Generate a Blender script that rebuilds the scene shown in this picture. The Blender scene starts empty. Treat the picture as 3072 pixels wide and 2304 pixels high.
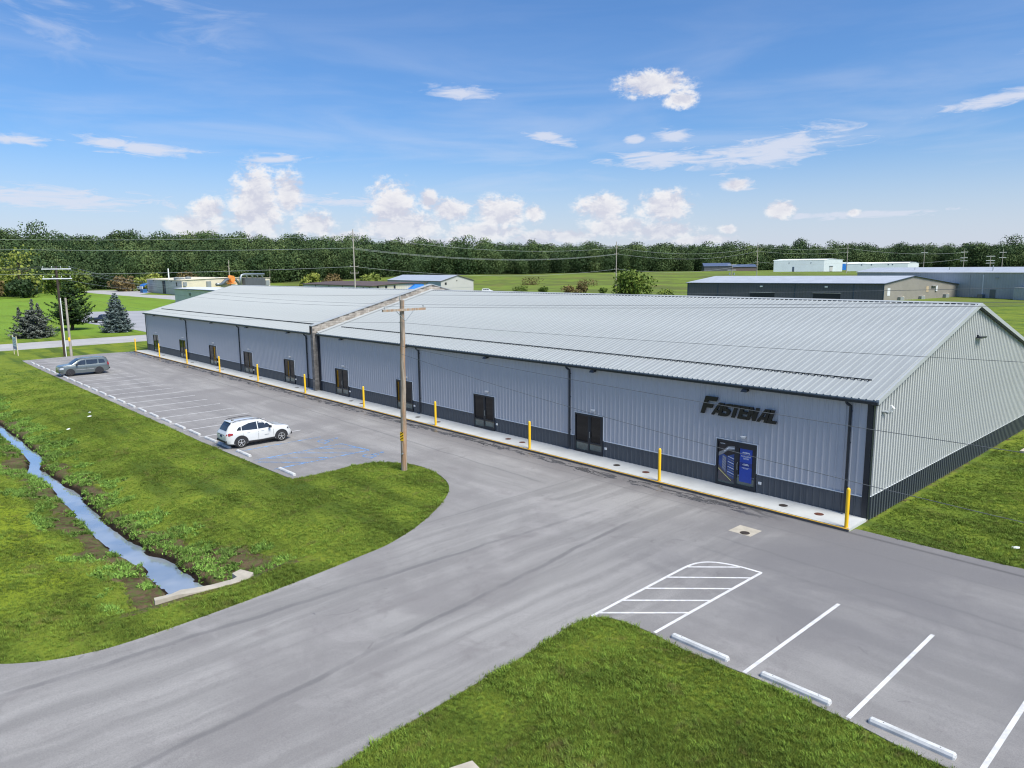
import bpy, bmesh, math, random
import numpy as np
from mathutils import Vector, Matrix, Euler
random.seed(7)
rng = np.random.default_rng(7)
S = bpy.context.scene
COL = S.collection
R_ = math.radians

# ------------------------------------------------------------------ camera
cd = bpy.data.cameras.new('camera')
cam = bpy.data.objects.new('camera', cd); COL.objects.link(cam)
yaw, pit, rol = 2.398484622, -0.157671644, -0.010803534
cy, sy, cp, sp = math.cos(yaw), math.sin(yaw), math.cos(pit), math.sin(pit)
fw = Vector((cy*cp, sy*cp, sp)); r0 = Vector((sy, -cy, 0)); u0 = r0.cross(fw)
rr = r0*math.cos(rol) + u0*math.sin(rol); uu = -r0*math.sin(rol) + u0*math.cos(rol)
Mx = Matrix((rr, uu, -fw)).transposed().to_4x4()
CAM = Vector((11.97235734, -31.66306075, 10.84102761))
S.cycles.filter_width = 1.15
cam.matrix_world = Matrix.Translation(CAM) @ Mx
cd.sensor_width = 36.0; cd.lens = 2188.684*36/3072
cd.clip_start = 0.3; cd.clip_end = 6000
S.camera = cam

# ------------------------------------------------------------------ sky, sun, exposure
S.view_settings.view_transform = 'Standard'
S.view_settings.look = 'None'
S.view_settings.exposure = 0.88
S.view_settings.gamma = 1.0
S.view_settings.use_curve_mapping = False
SUN_EL, SUN_AZ = 54.0, 2.0          # azimuth measured from +x towards +y
sl = bpy.data.lights.new('sun', 'SUN'); sl.energy = 3.2; sl.angle = R_(26); sl.color = (1.0, .945, .83)
so = bpy.data.objects.new('sun', sl); COL.objects.link(so)
sd = Vector((math.cos(R_(SUN_AZ))*math.cos(R_(SUN_EL)), math.sin(R_(SUN_AZ))*math.cos(R_(SUN_EL)), math.sin(R_(SUN_EL))))
so.rotation_euler = sd.to_track_quat('Z', 'Y').to_euler()
so.location = (40, -20, 60)

class NT:
    """small node-tree helper"""
    def __init__(s, tree):
        s.t = tree; s.n = tree.nodes; s.l = tree.links
    def new(s, kind, **kw):
        n = s.n.new(kind)
        for k, v in kw.items(): setattr(n, k, v)
        return n
    def put(s, sock, v):
        if isinstance(v, bpy.types.NodeSocket): s.l.new(v, sock)
        elif v is not None:
            try: sock.default_value = v
            except Exception:
                sock.default_value = tuple(v)+(1.0,) if len(v) == 3 else v
    def math(s, op, a, b=None, c=None, clamp=False):
        n = s.new('ShaderNodeMath', operation=op, use_clamp=clamp)
        s.put(n.inputs[0], a)
        if b is not None: s.put(n.inputs[1], b)
        if c is not None: s.put(n.inputs[2], c)
        return n.outputs[0]
    def vmath(s, op, a, b=None):
        n = s.new('ShaderNodeVectorMath', operation=op)
        s.put(n.inputs[0], a)
        if b is not None: s.put(n.inputs[1], b)
        return n.outputs['Value'] if op in ('LENGTH', 'DOT_PRODUCT', 'DISTANCE') else n.outputs[0]
    def mix(s, f, a, b, mode='MIX'):
        n = s.new('ShaderNodeMix', data_type='RGBA', blend_type=mode)
        s.put(n.inputs[0], f); s.put(n.inputs[6], a); s.put(n.inputs[7], b)
        return n.outputs[2]
    def noise(s, vec, scale, detail=3.0, rough=.55, dist=0.0, dim='3D'):
        n = s.new('ShaderNodeTexNoise', noise_dimensions=dim)
        if vec is not None: s.put(n.inputs['Vector'], vec)
        n.inputs['Scale'].default_value = scale; n.inputs['Detail'].default_value = detail
        n.inputs['Roughness'].default_value = rough; n.inputs['Distortion'].default_value = dist
        return n.outputs[0]
    def ramp(s, v, lo, hi, a=0.0, b=1.0, smooth=True):
        n = s.new('ShaderNodeMapRange', interpolation_type='SMOOTHSTEP' if smooth else 'LINEAR')
        s.put(n.inputs[0], v)
        for i, x in enumerate((lo, hi, a, b)): s.put(n.inputs[i+1], x)
        return n.outputs[0]
    def xyz(s, v):
        n = s.new('ShaderNodeSeparateXYZ'); s.put(n.inputs[0], v); return n.outputs
    def comb(s, x, y, z=0.0):
        n = s.new('ShaderNodeCombineXYZ')
        for i, k in enumerate((x, y, z)): s.put(n.inputs[i], k)
        return n.outputs[0]

W = bpy.data.worlds.new('World'); S.world = W; W.use_nodes = True
W.node_tree.nodes.clear()
def build_sky():
    T = NT(W.node_tree)
    sky = T.new('ShaderNodeTexSky', sky_type='NISHITA', sun_disc=False)
    sky.sun_elevation = R_(SUN_EL); sky.sun_rotation = R_(90-SUN_AZ)
    sky.air_density = 1.0; sky.dust_density = 1.2; sky.ozone_density = 2.0
    d = T.new('ShaderNodeTexCoord').outputs['Generated']
    x, y, z = T.xyz(d)
    az = T.math('MULTIPLY', T.math('ARCTAN2', y, x), 57.29578)
    el = T.math('MULTIPLY', T.math('ARCSINE', z), 57.29578)
    P = T.comb(az, el, 0)
    def blobs(lst):
        cur = None
        for (a, e, ra, re, *k) in lst:
            rot = k[0] if k else 0.0
            dx = T.math('SUBTRACT', az, a); dy = T.math('SUBTRACT', el, e)
            if rot:
                t = math.tan(R_(rot)); dy = T.math('MULTIPLY_ADD', dx, t, dy)
            v = T.vmath('LENGTH', T.comb(T.math('DIVIDE', dx, ra), T.math('DIVIDE', dy, re)))
            v = T.math('SUBTRACT', 1.0, v)
            cur = v if cur is None else T.math('MAXIMUM', cur, v)
        return cur
    CU = [(156.09,4.6,2.1,3.3),(153.9,5.6,1.3,1.9),(159.39,4.25,1.4,1.1),(160.38,3.11,2.1,1.1),(152.11,3.34,1.8,1.2),
          (146.44,4.7,2.0,2.3),(145.63,3.18,3.6,1.5),(143.65,5.2,.8,.9),(141.92,4.37,1.8,1.1),(138.2,4.17,2.4,1.5),(135.65,4.07,.9,.9),
          (139.29,2.79,3.4,.9),(130.43,4.4,2.2,1.3),(125.78,4.5,2.3,1.4),(129.37,3.01,2.9,.9),(125.91,2.6,3.2,.8),(135.38,2.23,2.2,.7),
          (117.57,3.94,1.3,.75),(121.21,2.66,.7,.4),(112.69,3.53,.5,.3),(126.63,13.0,3.2,1.05),(124.78,11.9,1.35,.75),
          (188.0,4.2,3.6,2.2),(196.0,3.5,5.0,1.6),(208.0,5.0,4.0,2.6),(92.0,3.6,3.0,1.4),(80.0,4.4,4.2,2.2),(62.0,3.4,5.0,1.8),(149.5,2.4,2.0,.5),(142.5,1.9,4.0,.5),(133.0,2.4,2.4,.6),(123.0,1.9,3.0,.45),(120.6,5.8,1.0,.5),
          (236.0,4.2,6.0,2.0),(265.0,5.2,5.0,2.6),(300.0-360,4.2,6.0,2.2),(335.0-360,5.0,5.0,2.4),(10.0,4.0,6.0,2.0),(38.0,5.5,4.5,2.6)]
    CI = [(125.22,9.43,1.9,.7),(128.08,9.26,1.1,.5),(119.15,7.94,7.6,1.5,7.0),(134.64,9.66,2.9,.5,-12.0),(140.85,12.75,3.4,.6,-6.0),
          (170.53,8.33,2.4,.5),(163.46,8.31,4.6,.65,-3.0),(154.47,7.88,3.2,.5,5.0),(104.96,10.09,4.6,.6,6.0),(126.02,7.78,5.0,.9),(120.51,5.77,1.7,.8),
          (170.0,4.8,14.0,1.0),(151.0,5.0,11.0,.7,-1.0),(112.0,3.4,9.0,.5),(99.0,12.6,5.0,.4)]
    # the low part of the wheel of azimuth repeats every 360 degrees: fold it once
    q = T.comb(T.math('MULTIPLY', az, 1.0), T.math('MULTIPLY', el, 1.5), 0.0)
    n1 = T.noise(q, .62, 7, .62, .35)
    q2 = T.vmath('ADD', q, (-.25, .95, 0.0))
    n2 = T.noise(q2, .62, 7, .62, .35)
    cu = blobs(CU)
    dens = T.math('ADD', T.math('MULTIPLY', cu, 1.0), T.math('MULTIPLY', T.math('SUBTRACT', n1, .5), 1.6))
    nh = T.noise(q, 2.6, 5, .6, .2)
    dens = T.math('ADD', dens, T.math('MULTIPLY', T.math('SUBTRACT', nh, .5), .8))
    a_cu = T.math('MULTIPLY', T.math('MULTIPLY', T.ramp(dens, -.10, .52), T.ramp(cu, -.34, .16)), T.ramp(el, .5, 4.5, .62, 1.0))
    relief = T.math('SUBTRACT', n1, n2)
    lo = T.noise(q, .22, 3, .5)
    sh = T.math('ADD', T.ramp(relief, -.16, .12), T.math('MULTIPLY', T.math('SUBTRACT', lo, .5), 1.2), clamp=True)
    sh = T.math('MULTIPLY', sh, T.ramp(dens, 1.15, .15, .45, 1.0))
    # cirrus and veils
    qs = T.comb(T.math('MULTIPLY', az, .45), T.math('MULTIPLY', el, 2.2), 3.0)
    n3 = T.noise(qs, .75, 7, .62, 1.2)
    ci = blobs(CI)
    a_ci = T.math('MULTIPLY', T.ramp(T.math('ADD', ci, T.math('MULTIPLY', T.math('SUBTRACT', n3, .5), 2.3)), -.02, .85), .85)
    n4 = T.noise(T.comb(T.math('MULTIPLY', az, .12), T.math('MULTIPLY', el, .8), 9.0), .5, 5, .55, .5)
    veil = T.math('MULTIPLY', T.ramp(n4, .36, .80), T.ramp(el, 20.0, 2.0, .06, .50))
    hz = T.ramp(el, 10.0, -.5, .0, .80)
    n5 = T.noise(T.comb(T.math('MULTIPLY', az, .30), T.math('MULTIPLY', el, 1.1), 21.0), .5, 6, .6, 1.0)
    tl = T.math('MULTIPLY', T.math('MULTIPLY', T.ramp(n5, .42, .72), .40), T.math('MULTIPLY', T.ramp(el, 11.5, 16), T.ramp(az, 150, 164)))
    soft = T.math('MAXIMUM', T.math('MAXIMUM', T.math('MAXIMUM', a_ci, tl), veil), hz)
    STR = .10
    base = T.mix(1.0, sky.outputs[0], SKY_TINT, 'MULTIPLY')
    hs = T.new('ShaderNodeHueSaturation'); hs.inputs['Saturation'].default_value = SKY_SAT
    hs.inputs['Value'].default_value = SKY_VAL; T.put(hs.inputs['Color'], base)
    c = T.mix(soft, hs.outputs[0], CI_COL)
    cuc = T.mix(sh, CU_DARK, CU_LIT)
    c = T.mix(T.math('MULTIPLY', a_cu, .97), c, cuc)
    below = T.ramp(el, -1.0, -.2)
    c = T.mix(below, (.9, 1.1, 1.0, 1), c)
    bg = T.new('ShaderNodeBackground'); bg.inputs['Strength'].default_value = STR
    T.put(bg.inputs['Color'], c)
    o = T.new('ShaderNodeOutputWorld'); T.l.new(bg.outputs[0], o.inputs[0])
SKY_TINT = (.61, .82, 1.08, 1); SKY_SAT = 1.05; SKY_VAL = .80
CI_COL = (3.95, 4.15, 4.8, 1); CU_LIT = (5.1, 5.05, 5.1, 1); CU_DARK = (3.45, 3.55, 4.15, 1)
build_sky()

# ------------------------------------------------------------------ helpers
def link(o, parent=None):
    COL.objects.link(o)
    if parent is not None: o.parent = parent
    return o
def tag(o, label, cat, group=None, kind=None):
    if label: o['label'] = label
    if cat: o['category'] = cat
    if group: o['group'] = group
    if kind: o['kind'] = kind
    return o
def thing(name, label, cat, loc=(0, 0, 0), rz=0.0, group=None):
    o = bpy.data.objects.new(name, None); o.empty_display_size = .3
    COL.objects.link(o); o.location = loc; o.rotation_euler = (0, 0, rz)
    return tag(o, label, cat, group)
def mesh_obj(name, me, parent=None, loc=(0, 0, 0), rz=0.0):
    o = bpy.data.objects.new(name, me); link(o, parent); o.location = loc
    o.rotation_euler = (0, 0, rz); return o
def copy_tree(o, parent=None, loc=None, rz=None):
    c = o.copy(); COL.objects.link(c); c.parent = parent
    if loc is not None: c.location = loc
    if rz is not None: c.rotation_euler = (0, 0, rz)
    for ch in o.children: copy_tree(ch, c)
    return c

class MB:
    """collects shapes into one mesh"""
    def __init__(s): s.v = []; s.f = []; s.m = []; s.cm = 0
    def add(s, vs, fs):
        b = len(s.v); s.v += [tuple(p) for p in vs]
        for f in fs: s.f.append(tuple(b+i for i in f)); s.m.append(s.cm)
        return s
    def box(s, x0, x1, y0, y1, z0, z1):
        vs = [(x, y, z) for z in (z0, z1) for (x, y) in ((x0, y0), (x1, y0), (x1, y1), (x0, y1))]
        return s.add(vs, [(0, 3, 2, 1), (4, 5, 6, 7), (0, 1, 5, 4), (1, 2, 6, 5), (2, 3, 7, 6), (3, 0, 4, 7)])
    def obox(s, c, u, hl, hw, z0, z1):
        """box centred c=(x,y), axis u, half length, half width"""
        u = Vector((u[0], u[1])).normalized(); n = Vector((-u.y, u.x)); c = Vector((c[0], c[1]))
        ps = [c-u*hl-n*hw, c+u*hl-n*hw, c+u*hl+n*hw, c-u*hl+n*hw]
        return s.prism([(p.x, p.y) for p in ps], z0, z1)
    def prism(s, poly, z0, z1):
        n = len(poly)
        vs = [(x, y, z0) for x, y in poly] + [(x, y, z1) for x, y in poly]
        return s.add(vs, [tuple(range(n-1, -1, -1)), tuple(range(n, 2*n))] + [(i, (i+1) % n, n+(i+1) % n, n+i) for i in range(n)])
    def tube(s, pts, rad, n=8, caps=True, up=None):
        pts = [Vector(p) for p in pts]; k = len(pts)
        rad = rad if isinstance(rad, (list, tuple)) else [rad]*k
        vs = []; ref = None
        for i, p in enumerate(pts):
            d = (pts[min(i+1, k-1)]-pts[max(i-1, 0)])
            d = d.normalized() if d.length > 1e-9 else Vector((0, 0, 1))
            if ref is None:
                ref = Vector((0, 0, 1)) if abs(d.z) < .9 else Vector((1, 0, 0))
            a = (ref - d*ref.dot(d)).normalized(); ref = a; b = d.cross(a)
            for j in range(n):
                t = 2*math.pi*j/n; vs.append(p + (a*math.cos(t)+b*math.sin(t))*rad[i])
        fs = [(i*n+j, i*n+(j+1) % n, (i+1)*n+(j+1) % n, (i+1)*n+j) for i in range(k-1) for j in range(n)]
        if caps: fs += [tuple(range(n-1, -1, -1)), tuple((k-1)*n+j for j in range(n))]
        return s.add(vs, fs)
    def cyl(s, c, r, z0, z1, n=16, r1=None):
        return s.tube([(c[0], c[1], z0), (c[0], c[1], z1)], [r, r if r1 is None else r1], n)
    def quad(s, a, b, c, d): return s.add([a, b, c, d], [(0, 1, 2, 3)])
    def strip(s, pts, w, z):
        """flat ribbon along pts"""
        P = [Vector((p[0], p[1])) for p in pts]; L = []; Rr = []
        for i, p in enumerate(P):
            d = (P[min(i+1, len(P)-1)]-P[max(i-1, 0)]).normalized(); n = Vector((-d.y, d.x))
            L.append((p.x+n.x*w/2, p.y+n.y*w/2, z)); Rr.append((p.x-n.x*w/2, p.y-n.y*w/2, z))
        k = len(P)
        return s.add(L+Rr, [(k+i, k+i+1, i+1, i) for i in range(k-1)])
    def mesh(s, name, mats, smooth=False):
        me = bpy.data.meshes.new(name); me.from_pydata(s.v, [], s.f)
        for m in (mats if isinstance(mats, (list, tuple)) else [mats]): me.materials.append(m)
        if max(s.m, default=0): me.polygons.foreach_set('material_index', s.m)
        if smooth: me.polygons.foreach_set('use_smooth', [True]*len(me.polygons))
        me.update(); return me
    def build(s, name, mats, parent=None, smooth=False, loc=(0, 0, 0), rz=0.0, angle=None):
        me = s.mesh(name, mats, smooth)
        if angle: me.set_sharp_from_angle(angle=R_(angle))
        return mesh_obj(name, me, parent, loc, rz)

# ------------------------------------------------------------------ materials
def principled(name):
    m = bpy.data.materials.new(name); m.use_nodes = True
    T = NT(m.node_tree); b = m.node_tree.nodes['Principled BSDF']
    return m, T, b
def mat(name, col, rough=.6, metal=0.0, var=.12, scale=3.0, bump=0.0, bscale=30.0, spec=.5, coat=0.0, emit=None, stretch=None):
    m, T, b = principled(name)
    pos = T.new('ShaderNodeTexCoord').outputs['Object']
    if stretch: pos = T.vmath('MULTIPLY', pos, stretch)
    n = T.noise(pos, scale, 4, .6)
    c = (*col, 1)
    dk = tuple(v*(1-var) for v in col)+(1,); lt = tuple(min(1, v*(1+var)) for v in col)+(1,)
    T.put(b.inputs['Base Color'], T.mix(T.ramp(n, .3, .7), dk, lt))
    b.inputs['Roughness'].default_value = rough; b.inputs['Metallic'].default_value = metal
    b.inputs['Specular IOR Level'].default_value = spec
    b.inputs['Coat Weight'].default_value = coat
    if bump:
        bn = T.new('ShaderNodeBump'); bn.inputs['Strength'].default_value = bump; bn.inputs['Distance'].default_value = .02
        T.put(bn.inputs['Height'], T.noise(pos, bscale, 4, .6)); T.put(b.inputs['Normal'], bn.outputs[0])
    if emit: b.inputs['Emission Color'].default_value = (*emit, 1); b.inputs['Emission Strength'].default_value = 1
    return m
def stripes_mat(name, col, dirv, period, depth=.12, rough=.45, metal=0.0, var=.06):
    """sheet-metal cladding of far buildings: colour grain plus ribs along a direction"""
    m, T, b = principled(name)
    pos = T.new('ShaderNodeTexCoord').outputs['Object']
    u = T.vmath('DOT_PRODUCT', pos, (dirv[0], dirv[1], 0))
    w = T.math('FRACT', T.math('DIVIDE', u, period))
    rib = T.math('MULTIPLY', T.ramp(w, 0, .08), T.ramp(w, .25, .17))
    n = T.noise(pos, .3, 4, .6)
    c = T.mix(T.ramp(n, .3, .7), tuple(v*(1-var) for v in col)+(1,), tuple(v*(1+var) for v in col)+(1,))
    c = T.mix(T.math('MULTIPLY', rib, depth), c, tuple(v*.45 for v in col)+(1,))
    T.put(b.inputs['Base Color'], c); b.inputs['Roughness'].default_value = rough; b.inputs['Metallic'].default_value = metal
    bn = T.new('ShaderNodeBump'); bn.inputs['Strength'].default_value = .5; bn.inputs['Distance'].default_value = .04
    T.put(bn.inputs['Height'], rib); T.put(b.inputs['Normal'], bn.outputs[0])
    return m
def island_mat(name, base, alt, rough=.6, trans=.0, hue=.12, patch=.15, psc=.3, spec=.25, vr=.5):
    """foliage: random per leaf clump and per tree"""
    m, T, b = principled(name)
    g = T.new('ShaderNodeNewGeometry'); oi = T.new('ShaderNodeObjectInfo')
    r = g.outputs['Random Per Island']
    pos = g.outputs['Position']
    c = T.mix(r, (*base, 1), (*alt, 1))
    n = T.noise(pos, psc, 3, .6)
    hs = T.new('ShaderNodeHueSaturation'); T.put(hs.inputs['Color'], c)
    T.put(hs.inputs['Hue'], T.math('MULTIPLY_ADD', oi.outputs['Random'], -hue*.5, .5+hue*.2))
    T.put(hs.inputs['Value'], T.math('MULTIPLY_ADD', T.math('SUBTRACT', n, .5), patch*4, T.math('MULTIPLY_ADD', oi.outputs['Random'], vr, 1.03-vr*.5)))
    T.put(b.inputs['Base Color'], hs.outputs[0])
    b.inputs['Roughness'].default_value = rough; b.inputs['Specular IOR Level'].default_value = spec
    return m

M = {}
M['roof'] = mat('roof_galvanised', (.30, .325, .335), .58, .03, .07, .8, 0, 30, .25, stretch=(1.6, .12, 1))
M['roof_edge'] = mat('roof_trim', (.36, .385, .395), .5, .0, .04, .5)
M['wall'] = mat('wall_sheet', (.42, .435, .47), .5, .0, .04, .4)
M['gwall'] = mat('gable_sheet', (.47, .485, .48), .5, .0, .04, .4)
M['wains'] = mat('dark_sheet', (.075, .088, .105), .42, .2, .08, .5)
M['trim'] = mat('black_trim', (.018, .024, .034), .35, .2, .1, 1)
M['white_trim'] = mat('white_trim', (.62, .66, .70), .4, 0, .05, 1)
M['glass'] = mat('door_glass', (.006, .007, .008), .04, 0, .2, 1, spec=.45)
M['glass_low'] = mat('door_glass_low', (.05, .085, .085), .05, 0, .3, 2, spec=.9)
M['yellow'] = mat('yellow_paint', (.86, .52, .012), .42, 0, .05, 2, coat=.2)
M['kerb_yellow'] = mat('kerb_yellow_paint', (.62, .36, .03), .6, 0, .22, 6)
M['walk'] = mat('walk_concrete', (.46, .475, .47), .85, 0, .07, .9, .2, 40)
M['conc'] = mat('old_concrete', (.40, .365, .30), .9, 0, .12, 2, .4, 30)
M['stopc'] = mat('white_concrete', (.50, .51, .51), .85, 0, .16, 4, .3, 40)
M['white_paint'] = mat('white_road_paint', (.58, .58, .585), .75, 0, .14, 5)
M['hole'] = mat('rusty_iron', (.12, .045, .028), .8, .2, .3, 9)
M['darkhole'] = mat('dark_iron', (.045, .036, .03), .7, .3, .3, 9)
M['galv'] = mat('galvanised', (.36, .40, .42), .4, .6, .1, 2)
M['grey_fix'] = mat('grey_fixture', (.30, .33, .34), .5, .2, .1, 3)
M['white_fix'] = mat('white_fixture', (.72, .74, .74), .45, 0, .05, 3)
M['letters'] = mat('black_letters', (.006, .006, .008), .35, 0, .1, 3)
M['wire'] = mat('wire', (.10, .11, .12), .6, 0, .1, 1)
M['wire_alu'] = mat('bare_wire', (.42, .45, .45), .5, .4, .1, 1)
M['blockjoint'] = mat('mortar', (.17, .155, .14), .95, 0, .2, 3, .4, 20)
def block_mat():
    m, T, b = principled('concrete_block')
    g = T.new('ShaderNodeNewGeometry'); oi = T.new('ShaderNodeObjectInfo')
    n = T.noise(g.outputs['Position'], 2.2, 4, .65)
    c = T.mix(oi.outputs['Random'], (.27, .235, .20, 1), (.46, .42, .37, 1))
    c = T.mix(T.ramp(n, .35, .7, 0, .55), c, (.20, .175, .15, 1))
    z = T.xyz(g.outputs['Position'])[2]
    T.put(b.inputs['Base Color'], c); b.inputs['Roughness'].default_value = .95
    return m
M['block'] = block_mat()
def old_block_mat():
    m, T, b = principled('weathered_block')
    g = T.new('ShaderNodeNewGeometry'); oi = T.new('ShaderNodeObjectInfo')
    n = T.noise(g.outputs['Position'], 1.6, 5, .7)
    c = T.mix(oi.outputs['Random'], (.15, .14, .13, 1), (.24, .225, .21, 1))
    c = T.mix(T.ramp(n, .4, .65, 0, .6), c, (.09, .085, .08, 1))
    T.put(b.inputs['Base Color'], c); b.inputs['Roughness'].default_value = .95
    return m
M['oldblock'] = old_block_mat()
def wood_mat():
    m, T, b = principled('weathered_pole_wood')
    p = T.new('ShaderNodeTexCoord').outputs['Object']
    s1 = T.noise(T.vmath('MULTIPLY', p, (14, 14, .9)), 1.0, 5, .65, .4)
    s2 = T.noise(T.vmath('MULTIPLY', p, (30, 30, 1.2)), 1.0, 4, .7, .2)
    s3 = T.noise(T.vmath('MULTIPLY', p, (5, 5, .35)), 1.0, 3, .6)
    c = T.mix(T.ramp(s1, .35, .65), (.40, .34, .27, 1), (.21, .165, .125, 1))
    c = T.mix(T.ramp(s3, .5, .62, 0, .6), c, (.38, .20, .09, 1))
    c = T.mix(T.ramp(s2, .58, .7, 0, .7), c, (.09, .065, .05, 1))
    c = T.mix(T.ramp(s1, .62, .72, 0, .6), c, (.40, .37, .32, 1))
    T.put(b.inputs['Base Color'], c); b.inputs['Roughness'].default_value = .9
    bn = T.new('ShaderNodeBump'); bn.inputs['Strength'].default_value = .6; bn.inputs['Distance'].default_value = .02
    T.put(bn.inputs['Height'], s1); T.put(b.inputs['Normal'], bn.outputs[0])
    return m
M['wood'] = wood_mat()
M['darkwood'] = mat('dark_pole_wood', (.045, .032, .026), .85, 0, .3, 2, .4, 20, stretch=(6, 6, .5))
M['greywood'] = mat('grey_pole_wood', (.34, .31, .27), .9, 0, .25, 2, .4, 20, stretch=(6, 6, .5))

# ================================================================== THE SETTING
ZA = -.12          # asphalt level; the walk and the warehouse floor are at 0
ZL = -.15          # lawn level by the pavements
water_n = [(-112,-23.3),(-90,-23.5),(-75,-23.0),(-66,-23.4),(-57.3,-23.23),(-53.39,-23.19),(-49.75,-23.02),(-45.92,-23.06),(-43.6,-22.9),(-41.57,-23.21),(-39.53,-23.74),(-38.4,-23.5),(-37.06,-23.5),(-34.79,-23.45),(-33.4,-23.2),(-32.13,-23.14),(-30.79,-23.36),(-28.74,-23.36),(-27.8,-23.25),(-26.9,-23.47),(-24.48,-23.32),(-22.74,-23.26),(-21.6,-23.08),(-20.42,-23.2),(-19.6,-22.8),(-18.54,-22.6),(-17.6,-22.74),(-16.9,-22.55),(-16.29,-22.69),(-15.43,-22.5),(-14.3,-22.5),(-13.9,-22.7)]
water_s = [(-13.9,-23.85),(-14.8,-24.0),(-15.53,-23.8),(-16.2,-23.64),(-16.55,-23.78),(-17.3,-23.72),(-18.03,-23.90),(-18.61,-23.60),(-19.07,-23.86),(-20.02,-23.94),(-21.11,-24.16),(-22.56,-24.08),(-23.7,-24.22),(-24.97,-24.15),(-26.4,-24.08),(-27.65,-24.24),(-28.7,-24.0),(-29.41,-24.08),(-30.78,-24.04),(-34.08,-23.95),(-36.7,-24.1),(-38.2,-24.4),(-39.23,-24.38),(-42.07,-23.71),(-45.29,-23.63),(-50.4,-23.73),(-53.26,-23.79),(-66,-24.0),(-75,-23.7),(-90,-24.2),(-112,-23.9)]
WP = np.array(water_n+water_s)
WZ = -1.10
def poly_dist(px, py, poly, closed=True):
    """distance to polygon outline and inside test"""
    d = np.full(px.shape, 1e9); ins = np.zeros(px.shape, bool)
    n = len(poly)
    for i in range(n if closed else n-1):
        ax, ay = poly[i]; bx, by = poly[(i+1) % n]
        vx, vy = bx-ax, by-ay
        t = np.clip(((px-ax)*vx+(py-ay)*vy)/(vx*vx+vy*vy+1e-12), 0, 1)
        d = np.minimum(d, np.hypot(px-ax-t*vx, py-ay-t*vy))
        if closed:
            c = ((ay > py) != (by > py))
            with np.errstate(divide='ignore', invalid='ignore'):
                xi = ax+(py-ay)*vx/(vy if abs(vy) > 1e-12 else 1e-12)
            ins ^= c & (px < xi)
    return d, ins
def ss(a, b, x):
    t = np.clip((x-a)/(b-a), 0, 1); return t*t*(3-2*t)
EDGE = np.array([(-800,-420),(-600,-200),(-470,-80),(-442,-31),(-408,27),(-481,61),(-536,121),(-478,214),(-430,296),(-408,379),(-373,507),(-344,629),(-265,744),(-176,810),(-60,907),(100,960),(400,980)])
def sgn_edge(x, y):
    """signed distance to the wood's edge, positive inside the wood"""
    poly = np.vstack([EDGE, [(400, 3000), (-3000, 3000), (-3000, -900)]])
    d, ins = poly_dist(x, y, poly)
    d2, _ = poly_dist(x, y, EDGE, False)
    return np.where(ins, d2, -d2)
def vnoise(x, y, s, seed=0):
    """cheap smooth value noise"""
    r = np.random.default_rng(seed); g = r.random((64, 64))
    u = x/s; v = y/s; i = np.floor(u).astype(int); j = np.floor(v).astype(int)
    fu = u-i; fv = v-j; fu = fu*fu*(3-2*fu); fv = fv*fv*(3-2*fv)
    a = g[i % 64, j % 64]; b = g[(i+1) % 64, j % 64]; c = g[i % 64, (j+1) % 64]; d = g[(i+1) % 64, (j+1) % 64]
    return (a*(1-fu)+b*fu)*(1-fv)+(c*(1-fu)+d*fu)*fv
def height(x, y, detail=True):
    x = np.asarray(x, float); y = np.asarray(y, float)
    u = y+.4*np.maximum(0, -x-250)
    z = ZL + 6.3*ss(215, 400, u)
    far = ss(150, 300, np.hypot(x+40, y))
    z = z + far*(vnoise(x, y, 45, 3)-.5)*.9*ss(215, 300, u)
    se = sgn_edge(x, y)
    lft = ss(560, -20, y)
    z = z + ss(-5, 130, se)*(.0+19*lft+3.2*(vnoise(x, y, 150, 5)-.5)) + ss(60, 700, se)*8
    # ditch
    d, ins = poly_dist(x, y, WP)
    near = (x < -13.2) & (x > -114) & (y < -14) & (y > -36)
    jit = (vnoise(x, y, .8, 11)-.72)*.20
    dd = np.maximum(0, d+jit*(d > .05))
    north = y > -23.6
    wid = np.where(north, 5.6, 4.6)
    prof = WZ + .30*ss(0, .22, dd)+(ZL-WZ-.30)*ss(.1, wid, dd)**.9
    prof = prof + (vnoise(x, y, .45, 12)-.5)*.10*ss(0, .3, dd)*ss(2.2, 1.0, dd)
    prof = np.where(ins, WZ-.35*ss(0, .25, d)-.05, prof)
    k = ss(-13.42, -13.74, x)*ss(-114, -110, x)
    z = z - .17*ss(-11.9, -13.3, x)*ss(-27.5, -25.3, y)*ss(-19.8, -21.6, y)*((x > -14.5) & (x < -11))
    z = np.where(near, z*(1-k)+np.minimum(z, prof)*k, z)
    return z
def grid_lines(spec):
    out = [spec[0][0]]
    for a, b, st in spec:
        n = max(1, int(round((b-a)/st))); out += list(a+(b-a)*(np.arange(n)+1)/n)
    return np.array(out)
xs = grid_lines([(-2400,-1000,100),(-1000,-120,11),(-120,-75,1.2),(-75,-42,.3),(-42,-12.8,.17),(-12.8,10,.9),(10,60,5),(60,300,30),(300,1500,120)])
ys = grid_lines([(-1200,-200,100),(-200,-40,10),(-40,-29.5,1.0),(-29.5,-26,.3),(-26,-21,.12),(-21,-14,.35),(-14,30,2),(30,210,6),(210,1100,11),(1100,2600,100)])
GX, GY = np.meshgrid(xs, ys, indexing='ij')
GZ = height(GX, GY)
nx, ny = GX.shape
V = np.stack([GX, GY, GZ], -1).reshape(-1, 3)
ii, jj = np.meshgrid(np.arange(nx-1), np.arange(ny-1), indexing='ij')
a = (ii*ny+jj).ravel()
F = np.stack([a, a+ny, a+ny+1, a+1], -1)
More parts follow.
